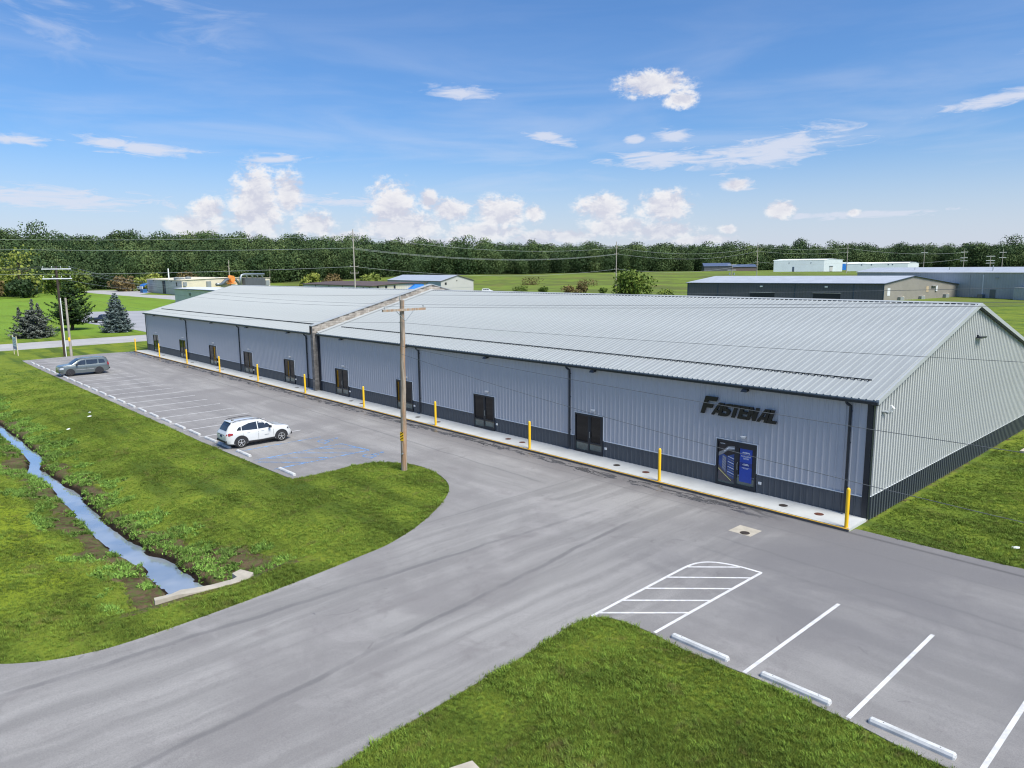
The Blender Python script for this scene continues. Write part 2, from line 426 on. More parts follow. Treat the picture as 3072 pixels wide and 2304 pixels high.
def np_mesh(name, V, F, mats, smooth=False):
    me = bpy.data.meshes.new(name); k = F.shape[1]
    me.vertices.add(len(V)); me.vertices.foreach_set('co', np.ascontiguousarray(V, np.float32).ravel())
    me.loops.add(F.size); me.loops.foreach_set('vertex_index', np.ascontiguousarray(F, np.int32).ravel())
    me.polygons.add(len(F)); me.polygons.foreach_set('loop_start', np.arange(len(F), dtype=np.int32)*k)
    me.update(calc_edges=True)
    if smooth: me.polygons.foreach_set('use_smooth', np.ones(len(F), bool))
    for m in (mats if isinstance(mats, (list, tuple)) else [mats]): me.materials.append(m)
    return me
# masks stored on the ground: R bare soil, G near lawn / weedy bank, B rough field
dW, _ = poly_dist(GX, GY, WP)
ditch_on = (GX < -13.0) & (GX > -114)
edge_n = np.where(GY > -23.6, .75, 1.15)+(vnoise(GX, GY, 1.6, 21)-.5)*1.6+(vnoise(GX, GY, .5, 22)-.5)*.6
edge_n = edge_n+np.where(GY > -23.6, 2.0*ss(-19.5, -16.0, GX), 0.6*ss(-18, -15, GX))
soil = np.where(ditch_on, ss(.45, -.15, dW-edge_n), 0)
# bare strip at the foot of the gable wall
gab = ss(.55, .15, np.abs(GX-.25))*ss(-1.5, -.5, GY)*ss(27, 25, GY)
field = ss(150, 230, GY+.25*np.maximum(0, -GX-150)-np.where(GX > -40, 60, 0))
g_soil = np.clip(np.maximum(soil, gab*.75), 0, 1); g_field = np.clip(field, 0, 1)
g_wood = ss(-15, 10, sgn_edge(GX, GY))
def ground_mat():
    m, T, b = principled('grass_ground')
    g = T.new('ShaderNodeNewGeometry'); p = g.outputs['Position']
    at = T.new('ShaderNodeAttribute', attribute_name='zone'); zr, zg, zb = T.xyz(at.outputs['Vector'])
    x, y, z = T.xyz(p)
    big = T.noise(p, .055, 4, .6, .6); mid = T.noise(p, .35, 4, .62, .4); fine = T.noise(p, 2.3, 4, .65); vf = T.noise(p, 11, 3, .7)
    stretch = T.noise(T.vmath('MULTIPLY', p, (.06, .55, 1)), 1.0, 4, .55, .3)
    A = (.106, .162, .020, 1); B = (.185, .228, .024, 1); D = (.054, .094, .016, 1); E_ = (.17, .150, .050, 1)
    c = T.mix(T.ramp(mid, .35, .68), A, B)
    c = T.mix(T.ramp(stretch, .46, .66, 0, .9), c, D)
    c = T.mix(T.ramp(big, .50, .66, 0, .55), c, B)
    c = T.mix(T.ramp(fine, .50, .75, 0, .55), c, D)
    c = T.mix(T.ramp(vf, .55, .75, 0, .45), c, (.12, .22, .035, 1))
    c = T.mix(T.ramp(T.noise(p, .9, 5, .7, 1.0), .60, .74, 0, .5), c, E_)
    # bright strip of lawn south of the ditch
    south = T.math('MULTIPLY', T.ramp(y, -25.3, -26.8), T.ramp(x, -13, -19))
    c = T.mix(T.math('MULTIPLY', south, T.ramp(mid, .25, .6, .35, .85)), c, (.225, .285, .018, 1))
    # open mown land across the street
    across = T.math('MULTIPLY', T.ramp(x, -126, -140), T.ramp(y, 90, 60))
    c = T.mix(T.math('MULTIPLY', across, T.ramp(T.noise(T.vmath('MULTIPLY', p, (.02, .09, 1)), 1, 4, .6), .3, .6, .35, .9)), c, (.155, .265, .030, 1))
    # rough fields
    fn = T.noise(T.vmath('MULTIPLY', p, (.03, .05, 1)), 1.0, 6, .65, .8); fn2 = T.noise(p, .12, 5, .7, .5)
    fc = T.mix(T.ramp(fn, .38, .62), (.145, .205, .030, 1), (.10, .125, .032, 1))
    fc = T.mix(T.ramp(fn2, .52, .72, 0, .7), fc, (.085, .095, .028, 1))
    fc = T.mix(T.ramp(T.noise(p, .06, 3, .6), .56, .68, 0, .5), fc, (.17, .14, .05, 1))
    c = T.mix(zb, c, fc)
    # soil of the ditch
    sn = T.noise(p, 1.4, 5, .7, .5)
    sc = T.mix(T.ramp(sn, .35, .65), (.058, .036, .022, 1), (.135, .092, .058, 1))
    sc = T.mix(T.ramp(T.noise(p, 4, 5, .75), .44, .60, 0, .8), sc, (.075, .115, .024, 1))
    wet = T.ramp(z, -.80, -1.02)
    sc = T.mix(wet, sc, (.022, .015, .010, 1))
    k = T.math('ADD', zr, T.math('MULTIPLY', T.math('SUBTRACT', T.noise(p, 1.8, 4, .7), .5), 1.1))
    k = T.math('MULTIPLY', T.ramp(k, .38, .62), T.ramp(zr, 0, .15))
    c = T.mix(k, c, sc)
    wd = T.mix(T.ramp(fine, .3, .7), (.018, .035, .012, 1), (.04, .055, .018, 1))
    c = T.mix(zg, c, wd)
    T.put(b.inputs['Base Color'], c); b.inputs['Roughness'].default_value = .95; b.inputs['Specular IOR Level'].default_value = .15
    bn = T.new('ShaderNodeBump'); bn.inputs['Strength'].default_value = .8; bn.inputs['Distance'].default_value = .06
    T.put(bn.inputs['Height'], T.math('ADD', T.noise(p, 7, 5, .75), T.math('MULTIPLY', vf, .6))); T.put(b.inputs['Normal'], bn.outputs[0])
    return m
M['ground'] = ground_mat()
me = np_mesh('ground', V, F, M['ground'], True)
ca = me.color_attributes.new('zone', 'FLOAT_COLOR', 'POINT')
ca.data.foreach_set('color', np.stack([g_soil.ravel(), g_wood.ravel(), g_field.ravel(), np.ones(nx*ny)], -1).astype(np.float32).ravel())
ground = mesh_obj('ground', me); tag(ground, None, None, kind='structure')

# water
def water_mat():
    m, T, b = principled('ditch_water')
    p = T.new('ShaderNodeNewGeometry').outputs['Position']
    T.put(b.inputs['Base Color'], T.mix(T.ramp(T.noise(p, .5, 3, .5), .3, .7), (.20, .25, .31, 1), (.33, .37, .41, 1)))  # pale blue of the reflected sky put into the base colour
    b.inputs['Roughness'].default_value = .02; b.inputs['IOR'].default_value = 1.6; b.inputs['Specular IOR Level'].default_value = 1.0
    b.inputs['Coat Weight'].default_value = 1.0; b.inputs['Coat Roughness'].default_value = .01; b.inputs['Coat IOR'].default_value = 1.9
    bn = T.new('ShaderNodeBump'); bn.inputs['Strength'].default_value = .025; bn.inputs['Distance'].default_value = .02
    T.put(bn.inputs['Height'], T.noise(p, 2.5, 2, .5)); T.put(b.inputs['Normal'], bn.outputs[0])
    return m
M['water'] = water_mat()
wb = MB(); wb.box(-113, -13.75, -26.0, -21.5, WZ-.004, WZ); 
wb.v = [(x, y, z) for x, y, z in wb.v]
wo = wb.build('water', M['water']); tag(wo, None, None, kind='structure')

# ---------------- asphalt
def asphalt_mat():
    m, T, b = principled('asphalt')
    p = T.new('ShaderNodeNewGeometry').outputs['Position']; x, y, z = T.xyz(p)
    wob = T.noise(p, .22, 3, .6); wobc = T.math('MULTIPLY', T.math('SUBTRACT', wob, .5), .7)
    xw = T.math('ADD', x, wobc); yw = T.math('ADD', y, wobc)
    # paving runs: along y on the drive, along x in the west lot and east yard
    sy = T.noise(T.comb(T.math('MULTIPLY', xw, 1.25), T.math('MULTIPLY', y, .07), 0), 1.0, 5, .62, .25)
    sx = T.noise(T.comb(T.math('MULTIPLY', x, .075), T.math('MULTIPLY', yw, .75), 5), 1.0, 5, .62, .25)
    onx = T.math('MAXIMUM', T.ramp(x, -12.5, -14.5), T.math('MULTIPLY', T.ramp(x, -2.5, .5), 1.0))
    st = T.math('ADD', T.math('MULTIPLY', sx, onx), T.math('MULTIPLY', sy, T.math('SUBTRACT', 1.0, onx)))
    blot = T.noise(p, .16, 4, .6, .8); blot2 = T.noise(p, .75, 4, .6, .6); grit = T.noise(p, 24, 3, .8); grit2 = T.noise(p, 90, 2, .7)
    c = T.mix(T.ramp(st, .36, .64), (.215, .208, .200, 1), (.312, .302, .290, 1))
    c = T.mix(T.ramp(blot, .40, .66, 0, .75), c, (.188, .178, .174, 1))
    c = T.mix(T.ramp(T.noise(p, .30, 5, .65, .5), .54, .70, 0, .45), c, (.36, .345, .335, 1))
    c = T.mix(T.ramp(blot2, .58, .72, 0, .5), c, (.165, .150, .148, 1))
    c = T.mix(T.ramp(T.noise(p, 3.1, 4, .7, .3), .55, .72, 0, .28), c, (.15, .14, .138, 1))
    c = T.mix(T.ramp(T.noise(p, .42, 3, .8, 2.2), .685, .71, 0, .45), c, (.11, .10, .10, 1))
    # newer, darker mat beside the walk and in the yard south-east of it
    band = T.math('MULTIPLY', T.ramp(yw, -4.4, -2.6), T.ramp(x, 10, -6, .45, 1.0))
    c = T.mix(T.math('MULTIPLY', band, .70), c, (.095, .084, .086, 1))
    yard = T.math('MULTIPLY', T.ramp(x, -9, 1), T.ramp(y, -16, -8))
    c = T.mix(T.math('MULTIPLY', yard, T.ramp(blot, .30, .60, .45, .95)), c, (.142, .138, .143, 1))
    # seams: thin darker lines that wander a little
    ws = T.math('MULTIPLY', T.math('SUBTRACT', T.noise(p, .5, 3, .6), .5), .35)
    def seam(coord, c0, w, amt, lim=None):
        d = T.math('ABSOLUTE', T.math('SUBTRACT', T.math('ADD', coord, ws), c0))
        k = T.math('MULTIPLY', T.ramp(d, w, w*.25), amt)
        if lim is not None: k = T.math('MULTIPLY', k, lim)
        return k
    drive = T.math('MULTIPLY', T.ramp(y, -6.5, -8.5), T.ramp(x, -14, -13.2))
    br = T.ramp(T.noise(p, .35, 3, .7), .35, .6, .25, 1)
    ks = seam(T.math('MULTIPLY_ADD', y, -.05, x), -8.65, .17, .62, T.math('MULTIPLY', drive, br))
    c = T.mix(ks, c, (.10, .098, .10, 1))
    c = T.mix(seam(T.math('MULTIPLY_ADD', y, .115, x), -7.85, .16, .62, T.math('MULTIPLY', drive, br)), c, (.09, .088, .09, 1))
    c = T.mix(seam(x, -13.1, .05, .5, T.ramp(y, -15.5, -14.8)), c, (.12, .12, .12, 1))
    e = T.math('MULTIPLY', T.ramp(x, -13.1, -13.6), T.ramp(y, -16, -14))
    c = T.mix(T.math('MULTIPLY', T.math('SUBTRACT', 1.0, T.ramp(x, -13.2, -13.0)), .10), c, (.34, .325, .32, 1))
    c = T.mix(seam(T.math('MULTIPLY_ADD', x, .03, y), -6.3, .12, .45, T.math('MAXIMUM', T.ramp(x, -4, -2.5), T.ramp(x, -13.3, -14.5))), c, (.11, .11, .112, 1))
    c = T.mix(seam(y, -7.7, .13, .35, T.ramp(x, -4, -2.5)), c, (.12, .12, .122, 1))
    c = T.mix(seam(y, -10.6, .10, .3, T.ramp(x, -26.5, -29)), c, (.14, .14, .142, 1))
    c = T.mix(seam(y, -3.6, .10, .35), c, (.11, .11, .112, 1))
    # damp patches lying along the kerb
    dn = T.noise(T.comb(T.math('MULTIPLY', x, .75), T.math('MULTIPLY', y, 2.6), 2), 1.0, 5, .7, .8)
    damp = T.math('ADD', dn, T.ramp(T.math('ABSOLUTE', T.math('ADD', y, 2.45)), 1.1, .0, -.20, .06))
    damp = T.math('MULTIPLY', T.ramp(damp, .515, .55), T.ramp(x, -1.5, -5))
    c = T.mix(T.math('MULTIPLY', damp, .85), c, (.032, .032, .034, 1))
    c = T.mix(T.ramp(T.math('ABSOLUTE', T.math('ADD', y, 1.93)), .16, .02, 0, .7), c, (.04, .038, .04, 1))  # shade below the kerb edge, painted as a dark line on kerb and asphalt
    c = T.mix(T.ramp(grit, .35, .72, 0, .50), c, (.12, .12, .125, 1))
    c = T.mix(T.ramp(grit2, .52, .72, 0, .40), c, (.42, .41, .41, 1))
    T.put(b.inputs['Base Color'], c)
    T.put(b.inputs['Roughness'], T.mix(damp, (.82, .82, .82, 1), (.25, .25, .25, 1)))
    bn = T.new('ShaderNodeBump'); bn.inputs['Strength'].default_value = .35; bn.inputs['Distance'].default_value = .01
    T.put(bn.inputs['Height'], T.math('ADD', grit, grit2)); T.put(b.inputs['Normal'], bn.outputs[0])
    return m
M['asphalt'] = asphalt_mat()
def smooth_line(pts, n=4):
    """Catmull-Rom resampling"""
    out = []
    P = [Vector(p) for p in pts]
    for i in range(len(P)-1):
        p0 = P[max(i-1, 0)]; p1 = P[i]; p2 = P[i+1]; p3 = P[min(i+2, len(P)-1)]
        for k in range(n):
            t = k/n; out.append(tuple(.5*((2*p1)+(p2-p0)*t+(2*p0-5*p1+4*p2-p3)*t*t+(3*p1-p0-3*p2+p3)*t**3)))
    out.append(tuple(P[-1])); return out
isl = smooth_line([(-23.55,-14.4),(-23.6,-12.3),(-23.75,-11.3),(-23.6,-10.3),(-22.95,-9.35),(-21.4,-8.58),(-19.6,-8.62),(-17.95,-9.1),(-16.75,-9.72),(-15.75,-10.57),(-14.81,-11.67),(-13.8,-13.08),(-12.95,-14.5),(-12.4,-15.7),(-12.05,-16.67),(-11.85,-17.8),(-11.6,-19.2),(-11.35,-20.9),(-11.15,-22.6),(-11.0,-24.2),(-10.92,-25.65),(-10.95,-26.95),(-11.24,-28.06),(-11.64,-28.8),(-12.2,-29.5),(-13.6,-30.8),(-16,-32.3),(-19,-33.4),(-23,-34.0)])
sel = smooth_line([(7,-34.0),(3,-33.2),(.6,-31.5),(-.8,-29),(-1.45,-26.5),(-1.62,-24.52),(-1.75,-23.4),(-1.88,-21.9),(-2.02,-20.07),(-2.12,-18.56),(-2.26,-17.4),(-2.4,-16.34),(-2.42,-15.63),(-2.28,-15.15),(-1.95,-14.82),(-1.4,-14.68),(-.5,-14.64),(.8,-14.76),(2.1,-14.68),(2.96,-14.63),(3.92,-14.63),(5.17,-14.70),(5.94,-14.74),(7.02,-14.86),(9,-14.82),(14,-14.8)])
lotpoly = [(-98.6,-1.85),(-99.2,-5.6),(-98.9,-9.2),(-97.9,-15.15),(-94,-15.25),(-87,-15.3),(-57.4,-15.25),(-47,-15.2),(-35.8,-15.2),(-27.3,-15.0),(-24.2,-14.92),(-23.7,-14.85)] + isl + \
          [(-60,-34.2),(-60,-41),(70,-41),(70,-34.2)] + sel + [(60,-14.8),(60,-1.2),(30,-1.15),(12,-1.2),(6.04,-1.14),(5.05,-1.24),(3.77,-1.27),(2.41,-1.30),(1.24,-1.29),(.31,-1.28),(.14,-1.33),(.10,-1.85)]
def sheet(name, poly, z, skirt, mt, parent=None):
    from mathutils.geometry import tessellate_polygon
    bm = bmesh.new(); vs = [bm.verts.new((x, y, z)) for x, y in poly]
    for t3 in tessellate_polygon([[Vector((x, y, 0)) for x, y in poly]]):
        f = bm.faces.new([vs[i] for i in t3]); f.normal_update()
        if f.normal.z < 0: f.normal_flip()
    n = len(poly); lo = [bm.verts.new((x, y, z-skirt)) for x, y in poly]
    for i in range(n):
        bm.faces.new((vs[i], vs[(i+1) % n], lo[(i+1) % n], lo[i]))
    me = bpy.data.meshes.new(name); bm.to_mesh(me); bm.free(); me.materials.append(mt)
    return mesh_obj(name, me, parent)
lot = sheet('parking_lot', lotpoly, ZA, .2, M['asphalt']); tag(lot, None, None, kind='structure')

# painted lines (children of the parking lot), 4 mm proud
PZ = ZA+.004
def paint(pts, w, mt=None, name='painted_line', z=PZ):
    mb = MB(); mb.strip(pts, w, z)
    return mb.build(name, mt or M['white_paint'], lot)
def worn_paint(name, col, cover=.5):
    m, T, b = principled(name)
    p = T.new('ShaderNodeNewGeometry').outputs['Position']
    n = T.noise(p, 2.2, 5, .7); n2 = T.noise(p, 9, 4, .7)
    k = T.math('ADD', T.math('MULTIPLY', n, .75), T.math('MULTIPLY', n2, .35))
    T.put(b.inputs['Base Color'], (*col, 1)); b.inputs['Roughness'].default_value = .8
    T.put(b.inputs['Alpha'], T.ramp(k, cover-.12, cover+.14, 1.0, .12))
    return m
M['blue_paint'] = worn_paint('worn_blue_paint', (.16, .33, .62), .53)
M['thin_white'] = worn_paint('worn_white_paint', (.64, .64, .64), .66)
line_x = [-34.5-2.89*k for k in range(22)]
for x in line_x: paint([(x, -14.85), (x, -8.95)], .095, M['thin_white'])
for x, y0, y1 in ((-31.6,-14.8,-9.0),(-28.85,-14.75,-9.0),(-26.15,-14.75,-8.6)): paint([(x, y0), (x, y1)], .15, M['blue_paint'])
for a, b in (((-28.85,-9.0),(-26.15,-8.62)),((-28.7,-13.9),(-26.3,-11.3)),((-28.75,-12.2),(-26.25,-9.7)),((-28.7,-10.6),(-27.2,-8.9)),((-28.3,-14.75),(-26.25,-12.8))):
    paint([a, b], .15, M['blue_paint'], z=PZ+.004)
def ada(cx, cy):
    """worn wheelchair symbol"""
    mb = MB(); c = [(cx+.38*math.cos(R_(t)), cy+.38*math.sin(R_(t))) for t in range(-200, 50, 15)]
    mb.strip(c, .11, PZ); mb.strip([(cx-.05, cy+.05), (cx-.12, cy+.75)], .12, PZ+.002)
    mb.strip([(cx-.1, cy+.22), (cx+.42, cy+.2), (cx+.62, cy-.35), (cx+.8, cy-.3)], .11, PZ+.002)
    mb.strip([(cx-.12, cy+.48), (cx+.3, cy+.48)], .09, PZ+.004)
    mb.prism([(cx-.13+.13*math.cos(t), cy+.95+.13*math.sin(t)) for t in np.linspace(0, 2*math.pi, 12, endpoint=False)], PZ, PZ+.002)
    return mb.build('wheelchair_symbol', M['blue_paint'], lot)
ada(-30.35, -9.4); ada(-25.0, -9.3)
# hatched island by the drive
paint(smooth_line([(-2.38,-15.15),(-2.43,-13.7),(-2.46,-12.3),(-2.5,-11.0),(-2.52,-9.65),(-2.40,-9.05),(-2.09,-8.65),(-1.65,-8.42),(-1.09,-8.28),(-.32,-8.22)], 4), .11)
paint([(-.34,-8.25),(-.35,-10.2),(-.36,-12.7),(-.36,-14.58)], .11, z=PZ+.002)
for a, b in (((-2.41,-14.85),(-.39,-12.75)),((-2.44,-13.6),(-.39,-11.5)),((-2.46,-12.3),(-.39,-10.2)),((-2.48,-11.0),(-.38,-8.92)),((-2.48,-9.7),(-1.13,-8.34))):
    paint([a, b], .10, z=PZ+.004)
for x in (2.65, 5.45, 8.25, 11.05): paint([(x, -14.62), (x, -8.7)], .115)

# walk and yellow kerb
walk_mat = M['walk']
walk = bpy.data.objects.new('walk', None)
mb = MB(); x = .06
cuts = [.06]
while cuts[-1] > -98.3: cuts.append(max(-98.4, cuts[-1]-3.06))
wk = MB()
wk.box(-98.4, .06, -1.80, -.006, -.3, -.03)
walk = wk.build('walk', M['walk']); tag(walk, None, None, kind='structure')
for i in range(len(cuts)-1):
    s_ = MB(); s_.box(cuts[i+1]+.008, cuts[i]-.008, -1.795, -.004, -.05, 0); s_.build('concrete_slab', M['walk'], walk)
kb = MB(); kb.box(-98.42, .10, -1.92, -1.835, -.2, -.024); kb.build('kerb', M['asphalt'], walk)
kb = MB(); kb.box(-98.42, .10, -1.915, -1.84, -.0235, -.003); kb.build('kerb_stripe', M['kerb_yellow'], walk)
# street, far car park and far drive
M['street'] = mat('pale_street', (.36, .355, .35), .85, 0, .10, .25, .2, 20)
M['lot2'] = mat('pale_car_park', (.30, .305, .32), .85, 0, .10, .15, .2, 20)
def draped(name, poly, dz, mt):
    o = sheet(name, poly, ZL+dz, .2, mt); tag(o, None, None, kind='structure'); return o
draped('street', [(-114.1,-300),(-114.1,-15),(-114.2,10),(-114.2,180),(-126.5,180),(-126.5,10),(-125.6,-13),(-125.4,-300)], .05, M['street'])
draped('car_park', [(-180,8.2),(-155,8.6),(-143,10.0),(-126.6,9.8),(-126.6,60),(-205,62),(-213,34),(-221,21),(-200,12)], .03, M['lot2'])
draped('driveway', [(-517,82.4),(-451,104),(-424,100),(-380,79),(-346,84.6),(-262,86),(-230,80),(-215,62),(-205,58),(-240,60),(-291,66.7),(-331,67.9),(-414,69.4),(-471,72.4)], .02, M['street'])

# ================================================================== THE WAREHOUSE
L_, WD, HE, HR = 98.3, 25.6, 5.12, 8.72
YR = WD/2; SL = (HR-5.20)/(YR+.2)          # roof slope, eave tip at y=-.2, z=5.20
def zroof(y): return 5.20+SL*((y+.2) if y <= YR else (WD+.2-y))
wh = thing('warehouse', 'long grey metal warehouse with ribbed pale roof, dark base band and ten black doors', 'building', (0, 0, 0))
DOORS = [-6.22,-15.8,-25.24,-34.74,-44.29,-54.31,-63.93,-73.80,-83.86,-94.3]
DW, DH = 1.09, 2.33
# core shell (behind the sheets)
core = MB()
def shell(x0, x1):
    prof = [(0.0, -.05), (WD, -.05), (WD, zroof(WD)-.12), (YR, HR-.12), (0.0, zroof(0)-.12)]
    n = len(prof); vs = [(x0, y, z) for y, z in prof]+[(x1, y, z) for y, z in prof]
    core.add(vs, [tuple(range(n-1, -1, -1)), tuple(range(n, 2*n))]+[(i, (i+1) % n, n+(i+1) % n, n+i) for i in range(n)])
shell(-48.72, -.02); shell(-98.28, -48.73)
wallp = core.build('wall', M['wall'], wh)
# ribbed sheets: trapezoid ribs every .305 m, three to a sheet
RP = .305
def rib_profile(w, n, h=.036, bw=.10, tw=.040):
    pts = [(0, 0)]
    for i in range(n):
        c = RP*(i+.5); pts += [(c-bw/2, 0), (c-tw/2, h), (c+tw/2, h), (c+bw/2, 0)]
    pts.append((w, 0)); return pts
def sheet_mesh(name, z0, z1, mt, n=3, h=.03, zt=None, **kw):
    """vertical wall sheet facing -y, running +x from 0; zt(u) gives a raked top"""
    mb = MB(); pr = rib_profile(RP*n, n, h, **kw)
    w = RP*n-.004
    pr = [(min(max(u, .002), w), v) for u, v in pr]
    bot = [(u, -v, z0) for u, v in pr]; top = [(u, -v, (zt(u) if zt else z1)) for u, v in pr]
    k = len(pr); mb.add(bot+top, [(i, i+1, k+i+1, k+i) for i in range(k-1)])
    # returned edges give the sheet a thickness and a recessed joint
    mb.add([(pr[0][0], 0, z0), (pr[0][0], .02, z0), (pr[0][0], .02, top[0][2]), (pr[0][0], 0, top[0][2])], [(0, 1, 2, 3)])
    mb.add([(w, 0, z0), (w, .02, z0), (w, .02, top[-1][2]), (w, 0, top[-1][2])], [(0, 3, 2, 1)])
    return mb.mesh(name, mt)
ZW = .94
up_full = sheet_mesh('wall_panel', ZW, HE, M['wall'])
up_short = sheet_mesh('wall_panel_over_door', DH+.06, HE, M['wall'])
lo_full = sheet_mesh('base_panel', -.03, ZW-.01, M['wains'])
def door_overlap(x0, x1):
    return [(c-DW-.05, c+DW+.05) for c in DOORS if x0 < c+DW+.05 and x1 > c-DW-.05]
nsh = int(L_/(RP*3))+1
for k in range(nsh):
    x1 = -.02-RP*3*k; x0 = x1-RP*3
    if x0 < -98.3: x0 = -98.3
    if x1-x0 < .2: continue
    if x0 < -48.3 and x1 > -48.72: pass
    ov = door_overlap(x0, x1)
    if not ov:
        mesh_obj('wall_panel', up_full, wallp, (x0, -.025, 0)); mesh_obj('base_panel', lo_full, wallp, (x0, -.027, 0))
        continue
    a, b = ov[0]
    mesh_obj('wall_panel', up_short, wallp, (x0, -.025, 0))
    for s0, s1 in ((x0, min(a, x1)), (max(b, x0), x1)):
        if s1-s0 > .03:
            # cut sheets beside the door
            for z0, z1, mt, nm, off in ((ZW, DH+.055, M['wall'], 'wall_panel', -.025), (-.03, ZW-.01, M['wains'], 'base_panel', -.027)):
                mb = MB(); us = [s0]
                pr = [(x0+u, v) for u, v in rib_profile(RP*3, 3, .03) if s0 < x0+u < s1]
                pts = [(s0, 0)]+pr+[(s1, 0)]
                kk = len(pts); mb.add([(u, off-v, z0) for u, v in pts]+[(u, off-v, z1) for u, v in pts], [(i, i+1, kk+i+1, kk+i) for i in range(kk-1)])
                mb.build(nm, mt, wallp)
# belt flashing between the two colours, base trim and corner trims
tr = MB()
edges = [0.0]+sorted([e for c in DOORS for e in (c-DW-.06, c+DW+.06)], reverse=True)+[-98.3]
for i in range(0, len(edges)-1, 2):
    tr.box(edges[i+1], edges[i], -.075, -.03, ZW-.03, ZW+.012)
tr.build('belt_flashing', M['white_trim'], wallp)
ct = MB(); ct.box(-.16, .05, -.09, -.028, -.03, HE+.02); ct.box(.0, .09, -.05, .14, -.03, HE+.1)
ct.build('corner_trim', M['trim'], wallp)
ct = MB(); ct.box(-98.36, -98.2, -.09, -.028, -.03, HE+.02); ct.build('corner_trim', M['trim'], wallp)
# gable sheets (facing +x)
gw, gl = M['gwall'], M['wains']
gz = lambda y: zroof(min(max(y, 0), WD))-.16
for k in range(28):
    y0 = .14+.915*k; n = 3
    if y0+.915 > WD-.1: n = max(1, int((WD-.1-y0)/RP))
    me = sheet_mesh('gable_panel', ZW, 0, gw, n, .085, zt=lambda u, y0=y0: gz(y0+u), bw=.150, tw=.120)
    mesh_obj('wall_panel', me, wallp, (.03, y0, 0), R_(90))
    if k == 0 or n != 3: lo_g = sheet_mesh('gable_base', -.10, ZW-.01, gl, n, .085, bw=.150, tw=.120)
    mesh_obj('base_panel', lo_g, wallp, (.032, y0, 0), R_(90))
g = MB(); g.box(.03, .11, .14, WD, ZW-.012, ZW+.006); g.build('belt_flashing', M['white_trim'], wallp)
g = MB(); g.box(-.06, .03, -.02, WD+.02, -.4, -.03); g.box(-98.3, -.06, -.03, -.01, -.4, -.03); g.build('footing', M['conc'], wallp)
g = MB(); g.box(-.1, .10, WD-.03, WD+.12, -.1, HE); g.build('corner_trim', M['trim'], wallp)

# roof deck and sheets
roof = MB()
for x0, x1 in ((-48.28, .26), (-98.5, -48.74)):
    for s in (0, 1):
        ya, yb = ((-.17, YR) if s == 0 else (WD+.17, YR))
        za, zb = 5.20+SL*.03-.05, HR-.05
        vs = [(x0, ya, za-.10), (x1, ya, za-.10), (x1, yb, zb-.10), (x0, yb, zb-.10), (x0, ya, za), (x1, ya, za), (x1, yb, zb), (x0, yb, zb)]
        roof.add(vs, [(0, 1, 2, 3), (4, 7, 6, 5), (0, 4, 5, 1), (2, 6, 7, 3), (0, 3, 7, 4), (1, 5, 6, 2)])
rf = roof.build('roof', M['roof'], wh)
def roof_sheet(n, south=True):
    mb = MB(); pr = rib_profile(RP*n, n, .040, .10, .045); w = RP*n
    ya, yb = -.2, YR; za, zb = 5.20, HR
    nz = (-SL/math.hypot(1, SL), 1/math.hypot(1, SL))   # normal (y,z)
    if not south: ya = WD+.2; nz = (SL/math.hypot(1, SL), nz[1])
    lo = [(u, ya+nz[0]*v, za+nz[1]*v) for u, v in pr]; hi = [(u, yb+nz[0]*v, zb+nz[1]*v) for u, v in pr]
    k = len(pr)
    mb.add(lo+hi, [(i, i+1, k+i+1, k+i) if south else (i, k+i, k+i+1, i+1) for i in range(k-1)])
    mb.add([(u, ya, za-.045) for u, v in pr]+lo, [(i, i+1, k+i+1, k+i) if south else (i, k+i, k+i+1, i+1) for i in range(k-1)])
    return mb.mesh('roof_panel', M['roof'])
rs3 = roof_sheet(3)
x = .26
while x > -98.4:
    x0 = x-.915
    if x > -48.28 and x0 < -48.28: x0 = -48.28
    if x0 < -98.5: x0 = -98.5
    n = max(1, int(round((x-x0)/RP)))
    if n == 3: mesh_obj('roof_panel', rs3, rf, (x0, 0, 0))
    else:
        w = (x-x0)/(RP*n); o = mesh_obj('roof_panel', roof_sheet(n), rf, (x0, 0, 0)); o.scale = (w, 1, 1)
    x = x0
    if abs(x+48.28) < .001: x = -48.74
rr_ = MB()
nn = roof_sheet(1, False)
b_ = MB()
for x0 in np.arange(-98.4, 0, RP):
    if -48.74 < x0+.1 < -48.28: continue
    pr = rib_profile(RP, 1, .04, .10, .045); nz = (SL/math.hypot(1, SL), 1/math.hypot(1, SL))
    lo = [(x0+u, WD+.2+nz[0]*v, 5.2+nz[1]*v) for u, v in pr]; hi = [(x0+u, YR+nz[0]*v, HR+nz[1]*v) for u, v in pr]
    k = len(pr); b_.add(lo+hi, [(i, k+i, k+i+1, i+1) for i in range(k-1)])
o = b_.build('rear_slope', M['roof'], rf)
